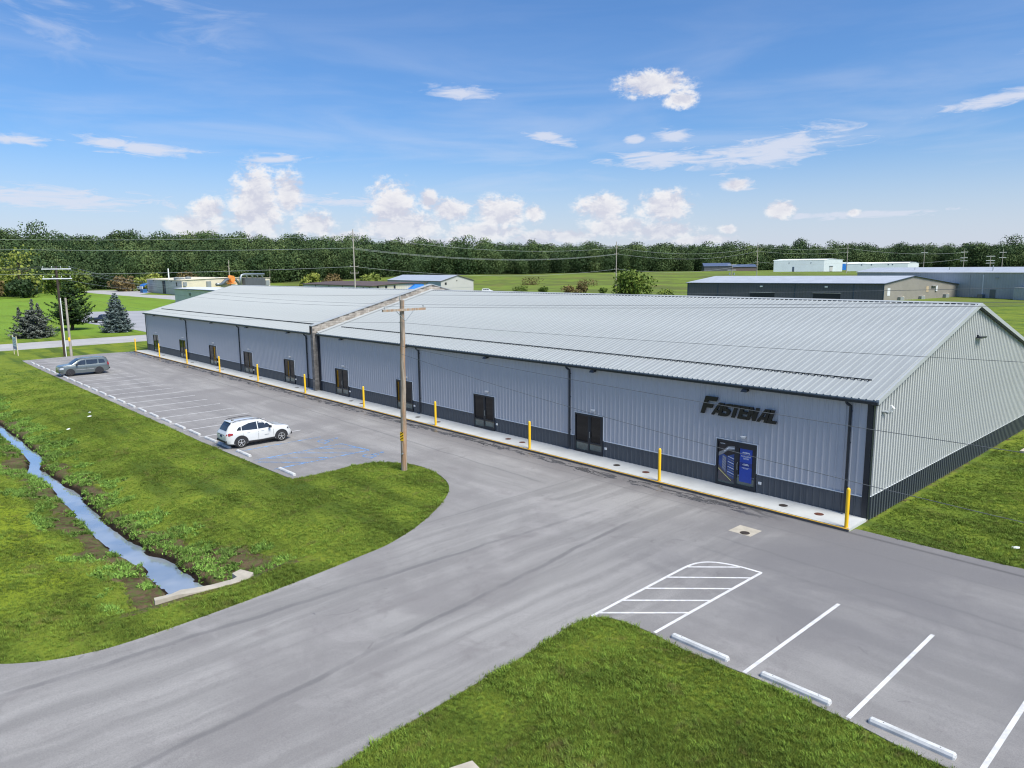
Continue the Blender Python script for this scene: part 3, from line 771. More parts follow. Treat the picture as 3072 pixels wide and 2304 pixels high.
# ridge cap, rake trims, gutter, snow rail
cap = MB()
for x0, x1 in ((-48.28, .30), (-98.52, -48.74)):
    for sgn in (-1, 1):
        ye = YR+sgn*.20; ze = HR+.052-SL*.20
        cap.add([(x0, YR, HR+.06), (x1, YR, HR+.06), (x1, ye, ze), (x0, ye, ze)], [(0, 1, 2, 3) if sgn < 0 else (0, 3, 2, 1)])
        cap.add([(x0, ye, ze), (x1, ye, ze), (x1, ye, ze-.014), (x0, ye, ze-.014)], [(0, 1, 2, 3)])
cap.build('ridge_cap', M['roof_edge'], rf)
cd_ = MB()
for x0, x1 in ((-48.28, .26), (-98.5, -48.74)):
    ye = YR-.205; cd_.box(x0, x1, ye-.006, ye, HR-SL*.205+.002, HR-SL*.205+.038)
cd_.build('ridge_closure', M['trim'], rf)
def rake(xa, xb, mt, dz0, dz1, name, ys=(-.23, YR, WD+.23)):
    mb = MB()
    zz = [5.20-SL*.03, HR, 5.20-SL*.03]
    for i in (0, 1):
        y0, y1 = ys[i], ys[i+1]; z0, z1 = zz[i], zz[i+1]
        vs = [(xa, y0, z0+dz0), (xb, y0, z0+dz0), (xb, y1, z1+dz0), (xa, y1, z1+dz0), (xa, y0, z0+dz1), (xb, y0, z0+dz1), (xb, y1, z1+dz1), (xa, y1, z1+dz1)]
        mb.add(vs, [(0, 3, 2, 1), (4, 5, 6, 7), (0, 1, 5, 4), (1, 2, 6, 5), (2, 3, 7, 6), (3, 0, 4, 7)])
    return mb.build(name, mt, rf)
rake(.22, .33, M['roof_edge'], -.16, .055, 'rake_trim')
rake(.03, .218, M['roof_edge'], -.175, -.13, 'rake_soffit')
rake(.08, .30, M['trim'], -.20, -.176, 'rake_edge')
rake(-98.56, -98.46, M['roof_edge'], -.16, .055, 'rake_trim')
gt = MB()
for x0, x1 in ((-48.26, .30), (-98.52, -48.76)): gt.box(x0, x1, -.33, -.205, 5.04, 5.145)
gt.build('gutter', M['trim'], rf)
sf = MB()
for x0, x1 in ((-48.26, .2), (-98.5, -48.76)): sf.box(x0, x1, -.20, -.03, 5.10, 5.14)
sf.build('soffit', M['trim'], rf)
def snow_rail(x0, x1):
    mb = MB(); y = 1.68; z = zroof(y)
    mb.box(x0, x1, y-.03, y+.035, z+.045, z+.085)
    xx = x0+.1
    while xx < x1: mb.box(xx-.025, xx+.025, y-.10, y+.06, z+.0, z+.05); xx += RP
    return mb.build('snow_rail', M['trim'], rf)
snow_rail(-47.0, -.75); snow_rail(-96.5, -49.0)

# fire wall: concrete blocks on its south pilaster, and the parapet above the roof
FX0, FX1, FY0 = -48.72, -48.30, -.55
def ztop(y): return 5.90+.255*(y-FY0) if y < YR else 5.90+.255*(2*YR-y-FY0)
fwm = MB()
pr = [(FY0+.02, -.1), (WD+.5, -.1), (WD+.5, ztop(WD+.5)-.03), (YR, ztop(YR)-.03), (FY0+.02, ztop(FY0)-.03)]
n = 5; fwm.add([(FX0+.02, y, z) for y, z in pr]+[(FX1-.02, y, z) for y, z in pr], [tuple(range(n-1, -1, -1)), tuple(range(n, 2*n))]+[(i, (i+1) % n, n+(i+1) % n, n+i) for i in range(n)])
fire = fwm.build('fire_wall', M['blockjoint'], wh)
BW, BH = .40, .20
def blk(me_name, w, h, d, mt):
    mb = MB(); mb.box(0, d, 0, w, 0, h); return mb.mesh(me_name, mt)
bm_full = blk('block', BW-.014, BH-.014, .03, M['block']); bm_half = blk('block_half', BW/2-.014, BH-.014, .03, M['block'])
nb = 0
row = 0; z = 5.25
while z < ztop(YR)-.10:
    y = FY0+(.2 if row % 2 else 0.0); 
    while y < YR+5.5:
        yc0, yc1 = y, y+BW
        lo_, hi_ = min(zroof(max(yc0,-.2)), zroof(min(yc1, WD))), min(ztop(yc0), ztop(yc1))
        if z+BH < hi_+.05 and z+BH > lo_+.02 and nb < 290:
            o = mesh_obj('concrete_block', bm_full, fire, (FX1-.02-rng.random()*.006, y, z)); nb += 1
        y += BW
    z += BH; row += 1
of = MB(); of.box(0, FX1-FX0+.01, 0, .02, 0, BH-.014); of = of.mesh('front_block', M['oldblock'])
os_ = blk('side_block', .53-.014, BH-.014, .02, M['oldblock']); oh_ = blk('side_block_half', .255, BH-.014, .02, M['oldblock'])
z = 0.0; row = 0
while z < 5.2:
    mesh_obj('concrete_block', of, fire, (FX0-.005, FY0, z))
    if row % 2: mesh_obj('concrete_block', os_, fire, (FX1-.02, FY0, z))
    else:
        mesh_obj('concrete_block', oh_, fire, (FX1-.02, FY0, z)); mesh_obj('concrete_block', oh_, fire, (FX1-.02, FY0+.27, z))
    z += BH; row += 1
z = 5.2
while z < 5.75: mesh_obj('concrete_block', of, fire, (FX0-.005, FY0, z)); z += BH
cp_ = MB()
for y0, y1 in ((FY0-.06, YR), (YR, WD+.55)):
    vs = []
    for x in (FX0-.05, FX1+.05):
        vs += [(x, y0, ztop(y0)-.03), (x, y1, ztop(y1)-.03), (x, y1, ztop(y1)+.035), (x, y0, ztop(y0)+.035)]
    cp_.add(vs, [(0, 1, 2, 3), (4, 7, 6, 5), (0, 3, 7, 4), (1, 5, 6, 2), (3, 2, 6, 7), (0, 4, 5, 1)])
cp_.build('coping', M['roof_edge'], fire)
tm = MB(); tm.box(FX1+.02, FX1+.30, -.12, -.03, 0, 5.05); tm.build('edge_trim', M['trim'], fire)
ff = MB(); ff.box(FX0-.03, FX0+.16, FY0-.05, FY0-.002, 5.15, 5.92); ff.build('end_flashing', M['darkwood'], fire)
fb = MB()   # flashing between parapet and roof sheets
for y0, y1 in ((-.15, YR), (YR, WD)):
    fb.add([(FX1+.004, y0, zroof(y0)+.13), (FX1+.004, y1, zroof(y1)+.13), (FX1+.42, y1, zroof(y1)+.055), (FX1+.42, y0, zroof(y0)+.055)], [(0, 3, 2, 1)])
fb.build('roof_flashing', M['roof_edge'], fire)

# doors
def glass_mat_interior(): pass
def make_door(c, poster=False):
    fr = MB()
    fr.box(c-DW, c-DW+.09, -.10, -.02, 0, DH); fr.box(c+DW-.09, c+DW, -.10, -.02, 0, DH)
    fr.box(c-DW+.09, c+DW-.09, -.10, -.02, DH-.10, DH); fr.box(c-.055, c+.055, -.095, -.02, .0, DH-.10)
    fr.box(c-DW+.09, c-.055, -.09, -.02, 0, .14); fr.box(c+.055, c+DW-.09, -.09, -.02, 0, .22)
    if not poster: fr.box(c-DW+.09, c-.055, -.088, -.02, .58, .66); fr.box(c+.055, c+DW-.09, -.088, -.02, .60, .70)
    fr.box(c+.055, c+.15, -.088, -.02, .70, DH-.10); fr.box(c+DW-.19, c+DW-.09, -.088, -.02, .70, DH-.10)
    if poster: fr.box(c+.15, c+DW-.19, -.088, -.02, DH-.28, DH-.10)
    d = fr.build('door', M['trim'], wh)
    pn = MB(); pn.box(c-DW+.09, c-.055, -.055, -.045, .66, DH-.10); pn.build('glass_pane', M['glass'], d)
    pn = MB(); pn.box(c+.15, c+DW-.19, -.055, -.045, .70, DH-.10); pn.build('glass_pane', M['glass'], d)
    pn = MB(); pn.box(c-DW+.09, c-.055, -.055, -.045, .14, .58); pn.build('lower_pane', M['glass_low'], d)
    pn = MB(); pn.box(c+.055, c+DW-.09, -.055, -.045, .22, .60); pn.build('lower_pane', M['glass_low'], d)
    hd = MB(); hd.tube([(c+.11, -.10, .95), (c+.11, -.15, .98), (c+.11, -.15, 1.28), (c+.11, -.10, 1.31)], .012, 6); hd.build('door_handle', M['grey_fix'], d)
    cs = MB(); cs.box(c-DW-.045, c-DW-.002, -.085, -.03, ZW, DH+.045); cs.box(c+DW+.002, c+DW+.045, -.085, -.03, ZW, DH+.045); cs.box(c-DW-.002, c+DW+.002, -.085, -.03, DH+.003, DH+.045)
    cs.build('door_casing', M['white_trim'], d)
    th = MB(); th.box(c-.05, c+DW-.05, -.16, -.10, .002, .018); th.build('threshold', M['galv'], d)
    return d
doors = [make_door(c, i == 0) for i, c in enumerate(DOORS)]
# fixtures repeated along the wall
def flood(x):
    mb = MB(); mb.box(x-.09, x+.09, -.10, -.055, 4.93, 5.05)
    mb.tube([(x, -.10, 4.99), (x+.02, -.20, 4.98)], .03, 6)
    mb.add([(x-.16, -.16, 4.93), (x+.16, -.16, 4.93), (x+.16, -.42, 4.89), (x-.16, -.42, 4.89), (x-.14, -.18, 5.03), (x+.14, -.18, 5.03), (x+.12, -.36, 5.01), (x-.12, -.36, 5.01)],
           [(0, 1, 2, 3), (4, 7, 6, 5), (0, 4, 5, 1), (1, 5, 6, 2), (2, 6, 7, 3), (3, 7, 4, 0)])
    o = mb.build('flood_light', M['trim'], wh)
    l = MB(); l.add([(x-.11, -.21, 4.918), (x+.11, -.21, 4.918), (x+.11, -.40, 4.885), (x-.11, -.40, 4.885)], [(0, 1, 2, 3)]); l.build('lens', M['white_fix'], o)
for c in DOORS: flood(c+.45)
for c in DOORS:
    mb = MB(); x = c+.42
    mb.box(x-.02, x+.02, -.10, -.05, 2.58, 2.70); mb.box(x-.14, x+.10, -.26, -.09, 2.66, 2.685); mb.box(x-.10, x+.06, -.23, -.10, 2.60, 2.66)
    mb.build('door_light', M['white_fix'], wh)
    mb = MB(); x = c+DW+.22; mb.box(x-.07, x+.07, -.12, -.05, .46, .58); mb.box(x-.05, x+.05, -.14, -.12, .48, .56); mb.build('outlet_box', M['white_fix'], wh)
for x in (-.85, -17.3, -32.65, -50.42, -65.85, -82.0):
    mb = MB(); mb.tube([(x-.13, -.27, 5.06), (x-.13, -.27, 4.98), (x-.05, -.22, 4.90), (x, -.14, 4.84), (x, -.13, 4.7), (x, -.13, .22), (x, -.17, .09)], .062, 8)
    for z in (1.2, 3.2, 4.6): mb.box(x-.085, x+.085, -.085, -.05, z, z+.03)
    mb.build('downspout', M['trim'], wh, smooth=False)
# light, camera and box on the gable
mb = MB(); mb.box(.10, .17, 13.2, 13.42, 6.84, 7.02); mb.tube([(.1, 13.3, 6.93), (.22, 13.3, 6.93)], .03, 6); mb.box(.14, .42, 13.0, 13.85, 6.86, 6.93)
o = mb.build('flood_light', M['trim'], wh); l = MB(); l.box(.16, .40, 13.02, 13.83, 6.845, 6.858); l.build('lens', M['white_fix'], o)
mb = MB(); mb.box(.06, .10, .72, .86, 4.45, 4.66)
mb.tube([(.10, .79, 4.58), (.2, .86, 4.60), (.30, .92, 4.56)], .05, 8); mb.tube([(.2, 1.0, 4.62), (.24, 1.06, 4.50)], [.09, .075], 10); mb.tube([(.1, .79, 4.60), (.2, 1.0, 4.62)], .02, 6)
mb.build('security_camera', M['grey_fix'], wh)
mb = MB(); mb.box(.06, .15, 1.72, 1.86, 4.42, 4.72); mb.tube([(.15, 1.79, 4.66), (.24, 1.79, 4.56)], .05, 8); mb.build('sensor_box', M['white_fix'], wh)

# ---- sign letters on the front wall
sg = thing('wall_sign', 'black slanted raised letters reading FASTENAL on the grey wall above the poster door', 'sign', (-8.24, -.10, 3.52))
sh_ = .31       # slant
def letter(name, polys, x, h, wsc=1.0):
    mb = MB()
    for pi_, poly in enumerate(polys):
        pts = [(x+u*wsc*h+v*h*sh_, v*h) for u, v in poly]
        bm = bmesh.new(); vs = [bm.verts.new((px, 0, pz)) for px, pz in pts]; f = bm.faces.new(vs)
        r = bmesh.ops.extrude_face_region(bm, geom=[f]); vv = [e for e in r['geom'] if isinstance(e, bmesh.types.BMVert)]
        bmesh.ops.translate(bm, verts=vv, vec=(0, -.09-.004*pi_, 0)); bmesh.ops.recalc_face_normals(bm, faces=bm.faces)
        bm.verts.index_update(); mb.add([v.co[:] for v in bm.verts], [tuple(v.index for v in f.verts) for f in bm.faces]); bm.free()
    return mb.build(name, M['letters'], sg)
t = .25
LF = [[(0,0),(t,0),(t,.36),(.66,.36),(.66,.58),(t,.58),(t,.76),(.82,.76),(.82,1),(0,1)]]
LA = [[(-.12,0),(.13,0),(.46,1),(.26,1)], [(.50,0),(.76,0),(.70,1),(.47,1)], [(.14,.20),(.56,.20),(.56,.40),(.24,.40)]]
def arc(cx, cz, rx, rz, a0, a1, n=8): return [(cx+rx*math.cos(R_(a0+(a1-a0)*i/n)), cz+rz*math.sin(R_(a0+(a1-a0)*i/n))) for i in range(n+1)]
LS = [[(.0,.0),(.42,.0)]+arc(.44,.30,.26,.30,-90,90,6)[1:]+[(.34,.60),(.30,.62),(.30,.78),(.66,.78),(.66,1),(.24,1)]+arc(.24,.70,.24,.30,90,270,6)[1:]+[(.38,.40),(.42,.36),(.42,.22),(.0,.22)]]
LT = [[(-.02,.78),(.18,.78),(.18,0),(.46,0),(.46,.78),(.68,.78),(.68,1),(-.02,1)]]
LE = [[(0,0),(.66,0),(.66,.22),(.27,.22),(.27,.39),(.60,.39),(.60,.60),(.27,.60),(.27,.78),(.66,.78),(.66,1),(0,1)]]
LN = [[(0,0),(.25,0),(.25,.55),(.52,0),(.76,0),(.76,1),(.51,1),(.51,.48),(.25,1),(0,1)]]
LL = [[(0,0),(.66,0),(.66,.22),(.27,.22),(.27,1),(0,1)]]
hf, hl = .90, .645
x = 0.0
letter('letter', LF, x, hf, .92)
lay = [(LA, .68, .98), (LS, 1.14, 1.0), (LT, 1.61, .96), (LE, 2.05, 1.05), (LN, 2.52, .96), (LA, 3.13, .93), (LL, 3.60, 1.0)]
for P_, x, w in lay: letter('letter', P_, x, hl, w)

# ---- posters in the nearest door
po = bpy.data.materials
M['p_blue'] = mat('poster_blue', (.010, .055, .36), .35, 0, .08, 1)
M['p_dblue'] = mat('poster_dark_blue', (.006, .03, .20), .35, 0, .08, 1)
M['p_white'] = mat('print_white', (.72, .75, .80), .4, 0, .03, 1)
M['p_grey'] = mat('print_grey', (.25, .26, .27), .5, 0, .1, 3)
M['p_brown'] = mat('print_floor', (.085, .075, .085), .5, 0, .2, 5)
M['p_dark'] = mat('print_dark', (.018, .016, .02), .5, 0, .2, 5)
M['p_mid'] = mat('print_mid_blue', (.03, .07, .24), .5, 0, .2, 5)
M['p_yellow'] = mat('print_yellow', (.65, .60, .22), .5, 0, .05, 1)
def text_mesh(txt, size, mt, name, parent, loc, shear=0.0, bold=0.0, width=None):
    cu = bpy.data.curves.new(name, 'FONT'); cu.body = txt; cu.size = size; cu.align_x = 'CENTER'; cu.shear = shear; cu.offset = bold
    cu.resolution_u = 2
    ob = bpy.data.objects.new(name, cu); COL.objects.link(ob)
    dg = bpy.context.evaluated_depsgraph_get(); me = bpy.data.meshes.new_from_object(ob.evaluated_get(dg))
    bpy.data.objects.remove(ob); bpy.data.curves.remove(cu)
    me.materials.clear(); me.materials.append(mt)
    me.transform(Matrix.Rotation(R_(90), 4, 'X'))
    if width:
        xs_ = [v.co.x for v in me.vertices]; k = width/(max(xs_)-min(xs_)); me.transform(Matrix.Diagonal((k, 1, 1, 1)))
    return mesh_obj(name, me, parent, loc)
d0 = doors[0]
bp = MB(); bp.box(-6.02, -5.36, -.066, -.058, .38, 2.05); bp = bp.build('blue_poster', M['p_blue'], d0)
s_ = MB(); s_.box(-6.02, -5.36, -.068, -.0665, 1.14, 1.36); s_.build('poster_band', M['p_dblue'], d0)
text_mesh('FASTENAL', .085, M['p_white'], 'poster_text', d0, (-5.69, -.072, 1.83), .35, .004)
text_mesh('FULFILLMENT', .10, M['p_white'], 'poster_text', d0, (-5.69, -.072, 1.64), 0, .001, .52)
text_mesh('CENTER', .10, M['p_white'], 'poster_text', d0, (-5.69, -.072, 1.53), 0, .001, .30)
ln = MB()
for z, w, h in ((1.285, .24, .022), (1.235, .34, .024), (1.10, .40, .012), (1.06, .28, .012)): ln.box(-5.69-w/2, -5.69+w/2, -.074, -.0705, z, z+h)
ln.build('poster_print', M['p_white'], d0)
pp = MB(); X0, X1, Z0, Z1 = -7.19, -6.30, .24, 2.20; Y = -.060
pp.box(X0, X1, Y-.004, Y+.002, Z0, Z1); pic = pp.build('picture_poster', M['p_dark'], d0)
def pq(pts, mt, k):
    mb = MB(); y = Y-.0052-.0012*k
    mb.add([(X0+u*(X1-X0), y, Z0+v*(Z1-Z0)) for u, v in pts], [tuple(range(len(pts)))]); return mb.build('poster_print', mt, d0)
pq([(0,0),(1,0),(1,.22),(0,.40)], M['p_brown'], 0)
pq([(0,.62),(.28,.70),(.62,.82),(1,.84),(1,.94),(.6,.92),(.3,.80),(0,.72)], M['p_grey'], 0)
pq([(.02,.40),(.50,.20),(.52,.66),(.30,.70),(.02,.62)], M['p_mid'], 1)
pq([(.24,.32),(.46,.22),(.48,.62),(.26,.66)], M['p_grey'], 2)
pq([(.55,.18),(.98,.08),(.98,.74),(.55,.66)], M['p_mid'], 1)
for k in range(8):
    v = .14+k*.066; pq([(.58,v+.05),(.97,v-.0),(.97,v+.018),(.58,v+.062)], M['p_white'] if k % 2 else M['p_grey'], 2)
for k in range(5):
    v = .30+k*.07; pq([(.27,v+.02),(.45,v-.06),(.45,v-.045),(.27,v+.035)], M['p_blue'], 3)
pq([(.0,.29),(.80,.03),(.83,.045),(.0,.315)], M['p_yellow'], 3)
pq([(.36,.76),(.62,.86),(.98,.88),(.98,.90),(.60,.885),(.34,.78)], M['p_white'], 3)
text_mesh('FASTENAL', .06, M['p_white'], 'poster_text', d0, (-6.98, -.072, 2.11), .35, .002)
# round lids in the walk
LIDS = [(-1.6,0),(-3.26,1),(-11.0,0),(-12.98,1),(-20.58,0),(-21.89,0),(-29.35,0),(-31.83,1),(-39.7,0),(-41.4,1),(-49.4,1),(-51.2,1),(-59.2,1),(-61.5,1),(-69.1,1),(-70.4,1),(-78.4,1),(-80.6,1),(-88.9,1),(-90.8,1)]
for x, k in LIDS:
    mb = MB(); mb.cyl((x, -.93), .20, -.002, .006, 20); mb.cyl((x, -.93), .165, .0065, .010, 20); mb.build('round_lid', M['hole'] if not k else M['darkhole'], walk)

# ================================================================== OBJECTS IN THE LOT
# ---- bollards
bx_ = [-.09,-9.57,-19.12,-28.6,-38.1,-48.0,-57.95,-67.8,-77.9,-87.95,-98.1]
blab = ['yellow bollard on the walk at the near corner of the warehouse', 'yellow bollard on the kerb left of the poster door', 'yellow bollard on the kerb between the second and third doors from the near corner',
 'yellow bollard on the kerb just right of the utility pole in the grass island', 'yellow bollard on the kerb left of the utility pole', 'yellow bollard on the kerb in front of the block fire wall',
 'first yellow bollard beyond the block fire wall', 'second yellow bollard beyond the block fire wall', 'third yellow bollard beyond the block fire wall', 'fourth yellow bollard beyond the block fire wall', 'farthest yellow bollard at the end of the walk beside the grass']
mb = MB(); prof = [(0, .078), (1.60, .078), (1.64, .074), (1.675, .058), (1.695, .034), (1.703, .008)]
mb.tube([(0, 0, z) for z, r in prof], [r for z, r in prof], 16)
bol = None
for x, lb in zip(bx_, blab):
    if bol is None:
        bol = thing('bollard', lb, 'bollard', (x, -1.70, 0), group='yellow bollards along the walk')
        sm = mb.mesh('sleeve', M['yellow'], True); sm.set_sharp_from_angle(angle=R_(50)); mesh_obj('sleeve', sm, bol)
        f = MB(); f.cyl((0, 0), .10, -.02, .012, 16); f.build('collar', M['kerb_yellow'], bol)
    else:
        o = copy_tree(bol, None, (x, -1.70, 0)); o['label'] = lb
# ---- wheel stops
def stop_mesh():
    mb = MB(); L = .94
    pr = [(-.10, 0), (-.095, .07), (-.055, .125), (.055, .125), (.095, .07), (.10, 0)]
    for xx, k in ((-L, .8), (-L+.03, 1), (L-.03, 1), (L, .8)):
        pass
    xs_ = [(-L, .80), (-L+.04, 1.0), (L-.04, 1.0), (L, .80)]
    vs = [(xx, y*k, z*(k if z > .01 else 1)) for xx, k in xs_ for y, z in pr]; n = 6
    fs = [(i*n+j, i*n+(j+1) % n, (i+1)*n+(j+1) % n, (i+1)*n+j) for i in range(3) for j in range(n)]
    fs += [tuple(range(n-1, -1, -1)), tuple(3*n+j for j in range(n))]
    return mb.add(vs, fs)
sm = stop_mesh().mesh('wheel_stop_body', M['stopc'])
stops = []
ords = ['first','second','third','fourth','fifth','sixth','seventh','eighth','ninth','tenth','eleventh','twelfth','thirteenth','fourteenth','fifteenth','sixteenth','seventeenth','eighteenth','nineteenth','twentieth','twenty-first']
stops.append((-25.05,-14.52,'white concrete wheel stop right of the blue hatching, at the corner of the west lot'))
stops.append((-30.75,-14.55,'white concrete wheel stop in the blue-lined bay right of the white SUV'))
stops.append((-33.68,-14.58,'white concrete wheel stop under the tail of the white SUV'))
for k in range(21):
    xc = -35.95-2.89*k+.05
    lb = 'white concrete wheel stop in the %s bay beyond the white SUV' % ords[k]
    if k == 14: lb = 'white concrete wheel stop at the nose of the grey SUV'
    stops.append((xc, -14.6-.0065*k, lb))
for x, lb in ((1.10,'white concrete wheel stop beside the hatched island, nearest the drive'),(3.98,'white concrete wheel stop between the two full-length bay lines at right'),(6.80,'white concrete wheel stop in the bottom right corner')): stops.append((x, -14.40, lb))
st0 = None
for x, y, lb in stops:
    if st0 is None:
        st0 = thing('wheel_stop', lb, 'wheel stop', (x, y, ZA), group='concrete wheel stops at the bay ends'); mesh_obj('body', sm, st0)
        for s in (-.62, .62):
            p = MB(); p.cyl((s, 0), .014, .118, .130, 8); p.build('anchor_pin', M['darkhole'], st0)
    else:
        o = copy_tree(st0, None, (x, y, ZA), R_(rng.uniform(-.8, .8))); o['label'] = lb
# ---- manhole slab in the yard, headwall, slab by the camera, slab east
t_ = thing('manhole_slab', 'square pale concrete collar with a round iron lid set in the asphalt', 'manhole', (-2.95, -4.80, ZA))
m_ = MB(); m_.box(-.50, .50, -.47, .47, -.1, .006); m_.build('collar', M['conc'], t_)
m_ = MB(); m_.cyl((.12, -.30+.0, 0), .21, .0065, .012, 20) if False else m_.cyl((.13, -.25), .20, .0065, .014, 20); m_.build('lid', M['darkhole'], t_)
hw = MB()
hwp = [(-13.98,-24.75),(-13.90,-24.2),(-14.02,-23.85),(-13.86,-23.5),(-13.68,-22.9),(-13.62,-22.15),(-13.72,-21.95),(-14.16,-21.95),(-14.30,-21.58),(-13.66,-21.35),(-13.30,-21.62),(-13.22,-22.3),(-13.32,-23.1),(-13.46,-23.66),(-13.66,-24.05),(-13.72,-24.8)]
hw.prism(hwp, -1.5, -.30)
hw = hw.build('culvert_headwall', M['conc']); tag(hw, 'pale concrete culvert headwall with angled wings where the ditch meets the drive', 'headwall')
for nm, pts, z, lb in (('concrete_fragment', [(.25,-22.95),(.42,-22.38),(.72,-22.42),(.62,-22.98)], -.02, 'pale flat concrete slab half buried in grass at the bottom edge'),
                       ('concrete_fragment', [(.72,-22.75),(.76,-22.42),(1.08,-22.25),(1.25,-22.6)], -.06, 'smaller broken concrete slab beside the pale one at the bottom edge'),
                       ('concrete_pad', [(1.5,18.2),(3.0,18.2),(3.0,19.0),(1.5,19.0)], -.02, 'small pale concrete pad in the lawn east of the gable')):
    m_ = MB(); m_.prism(pts, ZL-.1, z); tag(m_.build(nm, M['conc']), lb, 'concrete slab')
for x, y, a, lb in ((-52.5,-17.9,.3,'scrap of white paper on the mown bank, farther one of a pair'),(-50.9,-18.3,1.2,'scrap of white paper on the mown bank, nearer one of a pair'),(-48.2,-20.3,2.0,'single small white scrap of litter close to the ditch'),(5.3,.9,.4,'white scrap in the lawn right of the gable corner')):
    m_ = MB(); m_.add([(-.14,-.05,.0),(.14,-.06,.03),(.16,.05,.07),(-.1,.06,.05),(0,0,.09)], [(0,1,4),(1,2,4),(2,3,4),(3,0,4)])
    z = float(height(np.array([x]), np.array([y]))[0])+.03
    tag(m_.build('litter', M['white_fix'], None, loc=(x, y, z), rz=a), lb, 'litter')

# ================================================================== CARS
def paint_mat(name, col, rough=.25, metal=.0):
    m, T, b = principled(name)
    b.inputs['Base Color'].default_value = (*col, 1); b.inputs['Roughness'].default_value = rough; b.inputs['Metallic'].default_value = metal
    b.inputs['Coat Weight'].default_value = .8; b.inputs['Coat Roughness'].default_value = .05
    p = T.new('ShaderNodeTexCoord').outputs['Object']
    n = T.noise(p, 2.0, 3, .6); T.put(b.inputs['Base Color'], T.mix(T.ramp(n, .3, .7), tuple(v*.95 for v in col)+(1,), (*col, 1)))
    return m
M['car_white'] = paint_mat('car_white_paint', (.60, .615, .62))
M['car_grey'] = paint_mat('car_grey_paint', (.12, .145, .15), .28, .3)
M['car_dark'] = paint_mat('car_dark_paint', (.012, .016, .03))
M['plastic'] = mat('black_plastic', (.022, .022, .026), .6, 0, .1, 3)
M['tyre'] = mat('tyre', (.020, .020, .021), .85, 0, .15, 8)
M['rim'] = mat('alloy', (.62, .63, .64), .3, .7, .05, 4)
M['rimdark'] = mat('dark_wheel', (.05, .05, .055), .5, .3, .1, 4)
M['cglass'] = mat('car_glass', (.018, .022, .03), .05, 0, .2, 2, spec=.9)
M['lamp'] = mat('headlamp', (.50, .52, .55), .1, 0, .05, 6, coat=1)
M['tail'] = mat('tail_lamp', (.30, .010, .016), .15, 0, .1, 6, coat=1)
def spline(xs_, ys_, x): return float(np.interp(x, xs_, ys_))
def car_body(P, mt, parent):
    """P: dict with outlines over u (0 tail .. L nose). one lofted shell: sides, bonnet, roof"""
    L = P['L']; st = P['st']; mb = MB(); rows = []
    for u in st:
        zb = spline(*P['bot'], u); zt = spline(*P['top'], u); zs = spline(*P['belt'], u); w = spline(*P['w'], u); wr = spline(*P['wr'], u)
        zs = min(zs, zt-.01)
        zm = zb+(zs-zb)*.42
        row = [(0, zb), (w*.90, zb), (w*.985, zb+.07), (w, zm), (w*.995, zb+(zs-zb)*.72), (w*.965, zs-.03), (w*.945, zs)]
        # upper: from belt to top
        h = zt-zs
        row += [(w*.945+(wr-w*.945)*.33, zs+h*.34), (w*.945+(wr-w*.945)*.72, zs+h*.72), (wr*.985, zs+h*.91), (wr*.86, zs+h*.985), (wr*.5, zt+.012*min(1, h*3)), (0, zt+.022*min(1, h*3))]
        rows.append([(yy, u, zz) for yy, zz in row])
    k = len(rows[0]); vs = []
    for r in rows:
        vs += [(yy, uu_, zz) for yy, uu_, zz in r] + [(-yy, uu_, zz) for yy, uu_, zz in r[1:-1][::-1]]
    n = k+(k-2)
    fs = [(i*n+j, (i+1)*n+j, (i+1)*n+(j+1) % n, i*n+(j+1) % n) for i in range(len(rows)-1) for j in range(n)]
    fs += [tuple(range(n)), tuple((len(rows)-1)*n+j for j in range(n-1, -1, -1))]
    mb.add(vs, fs)
    o = mb.build('body', mt, parent, smooth=True); o.data.set_sharp_from_angle(angle=R_(38)); return o
def side_pt(P, u, z, side, off=.006):
    """x of the shell's side at (u, z)"""
    zb = spline(*P['bot'], u); zt = spline(*P['top'], u); zs = min(spline(*P['belt'], u), zt-.01); w = spline(*P['w'], u); wr = spline(*P['wr'], u); h = max(zt-zs, .01)
    zz = [zb, zb+.07, zb+(zs-zb)*.42, zb+(zs-zb)*.72, zs-.03, zs, zs+h*.34, zs+h*.72, zs+h*.91]
    ww = [w*.90, w*.985, w, w*.995, w*.965, w*.945, w*.945+(wr-w*.945)*.33, w*.945+(wr-w*.945)*.72, wr*.985]
    return side*(float(np.interp(z, zz, ww))+off)
def side_panel(P, poly, side, mt, name, parent, off=.008, rows=1):
    """flat-ish patch on the car side from (u,z) outline given as bottom and top polylines"""
    bot, top = poly; mb = MB(); n = len(bot); vs = []
    nr = 5
    for r in range(nr):
        t = r/(nr-1)
        for (u0, z0), (u1, z1) in zip(bot, top):
            u = u0+(u1-u0)*t; z = z0+(z1-z0)*t; vs.append((side_pt(P, u, z, side, off), u, z))
    fs = [(r*n+i, r*n+i+1, (r+1)*n+i+1, (r+1)*n+i) for r in range(nr-1) for i in range(n-1)]
    if side < 0: fs = [f[::-1] for f in fs]
    mb.add(vs, fs); return mb.build(name, mt, parent)
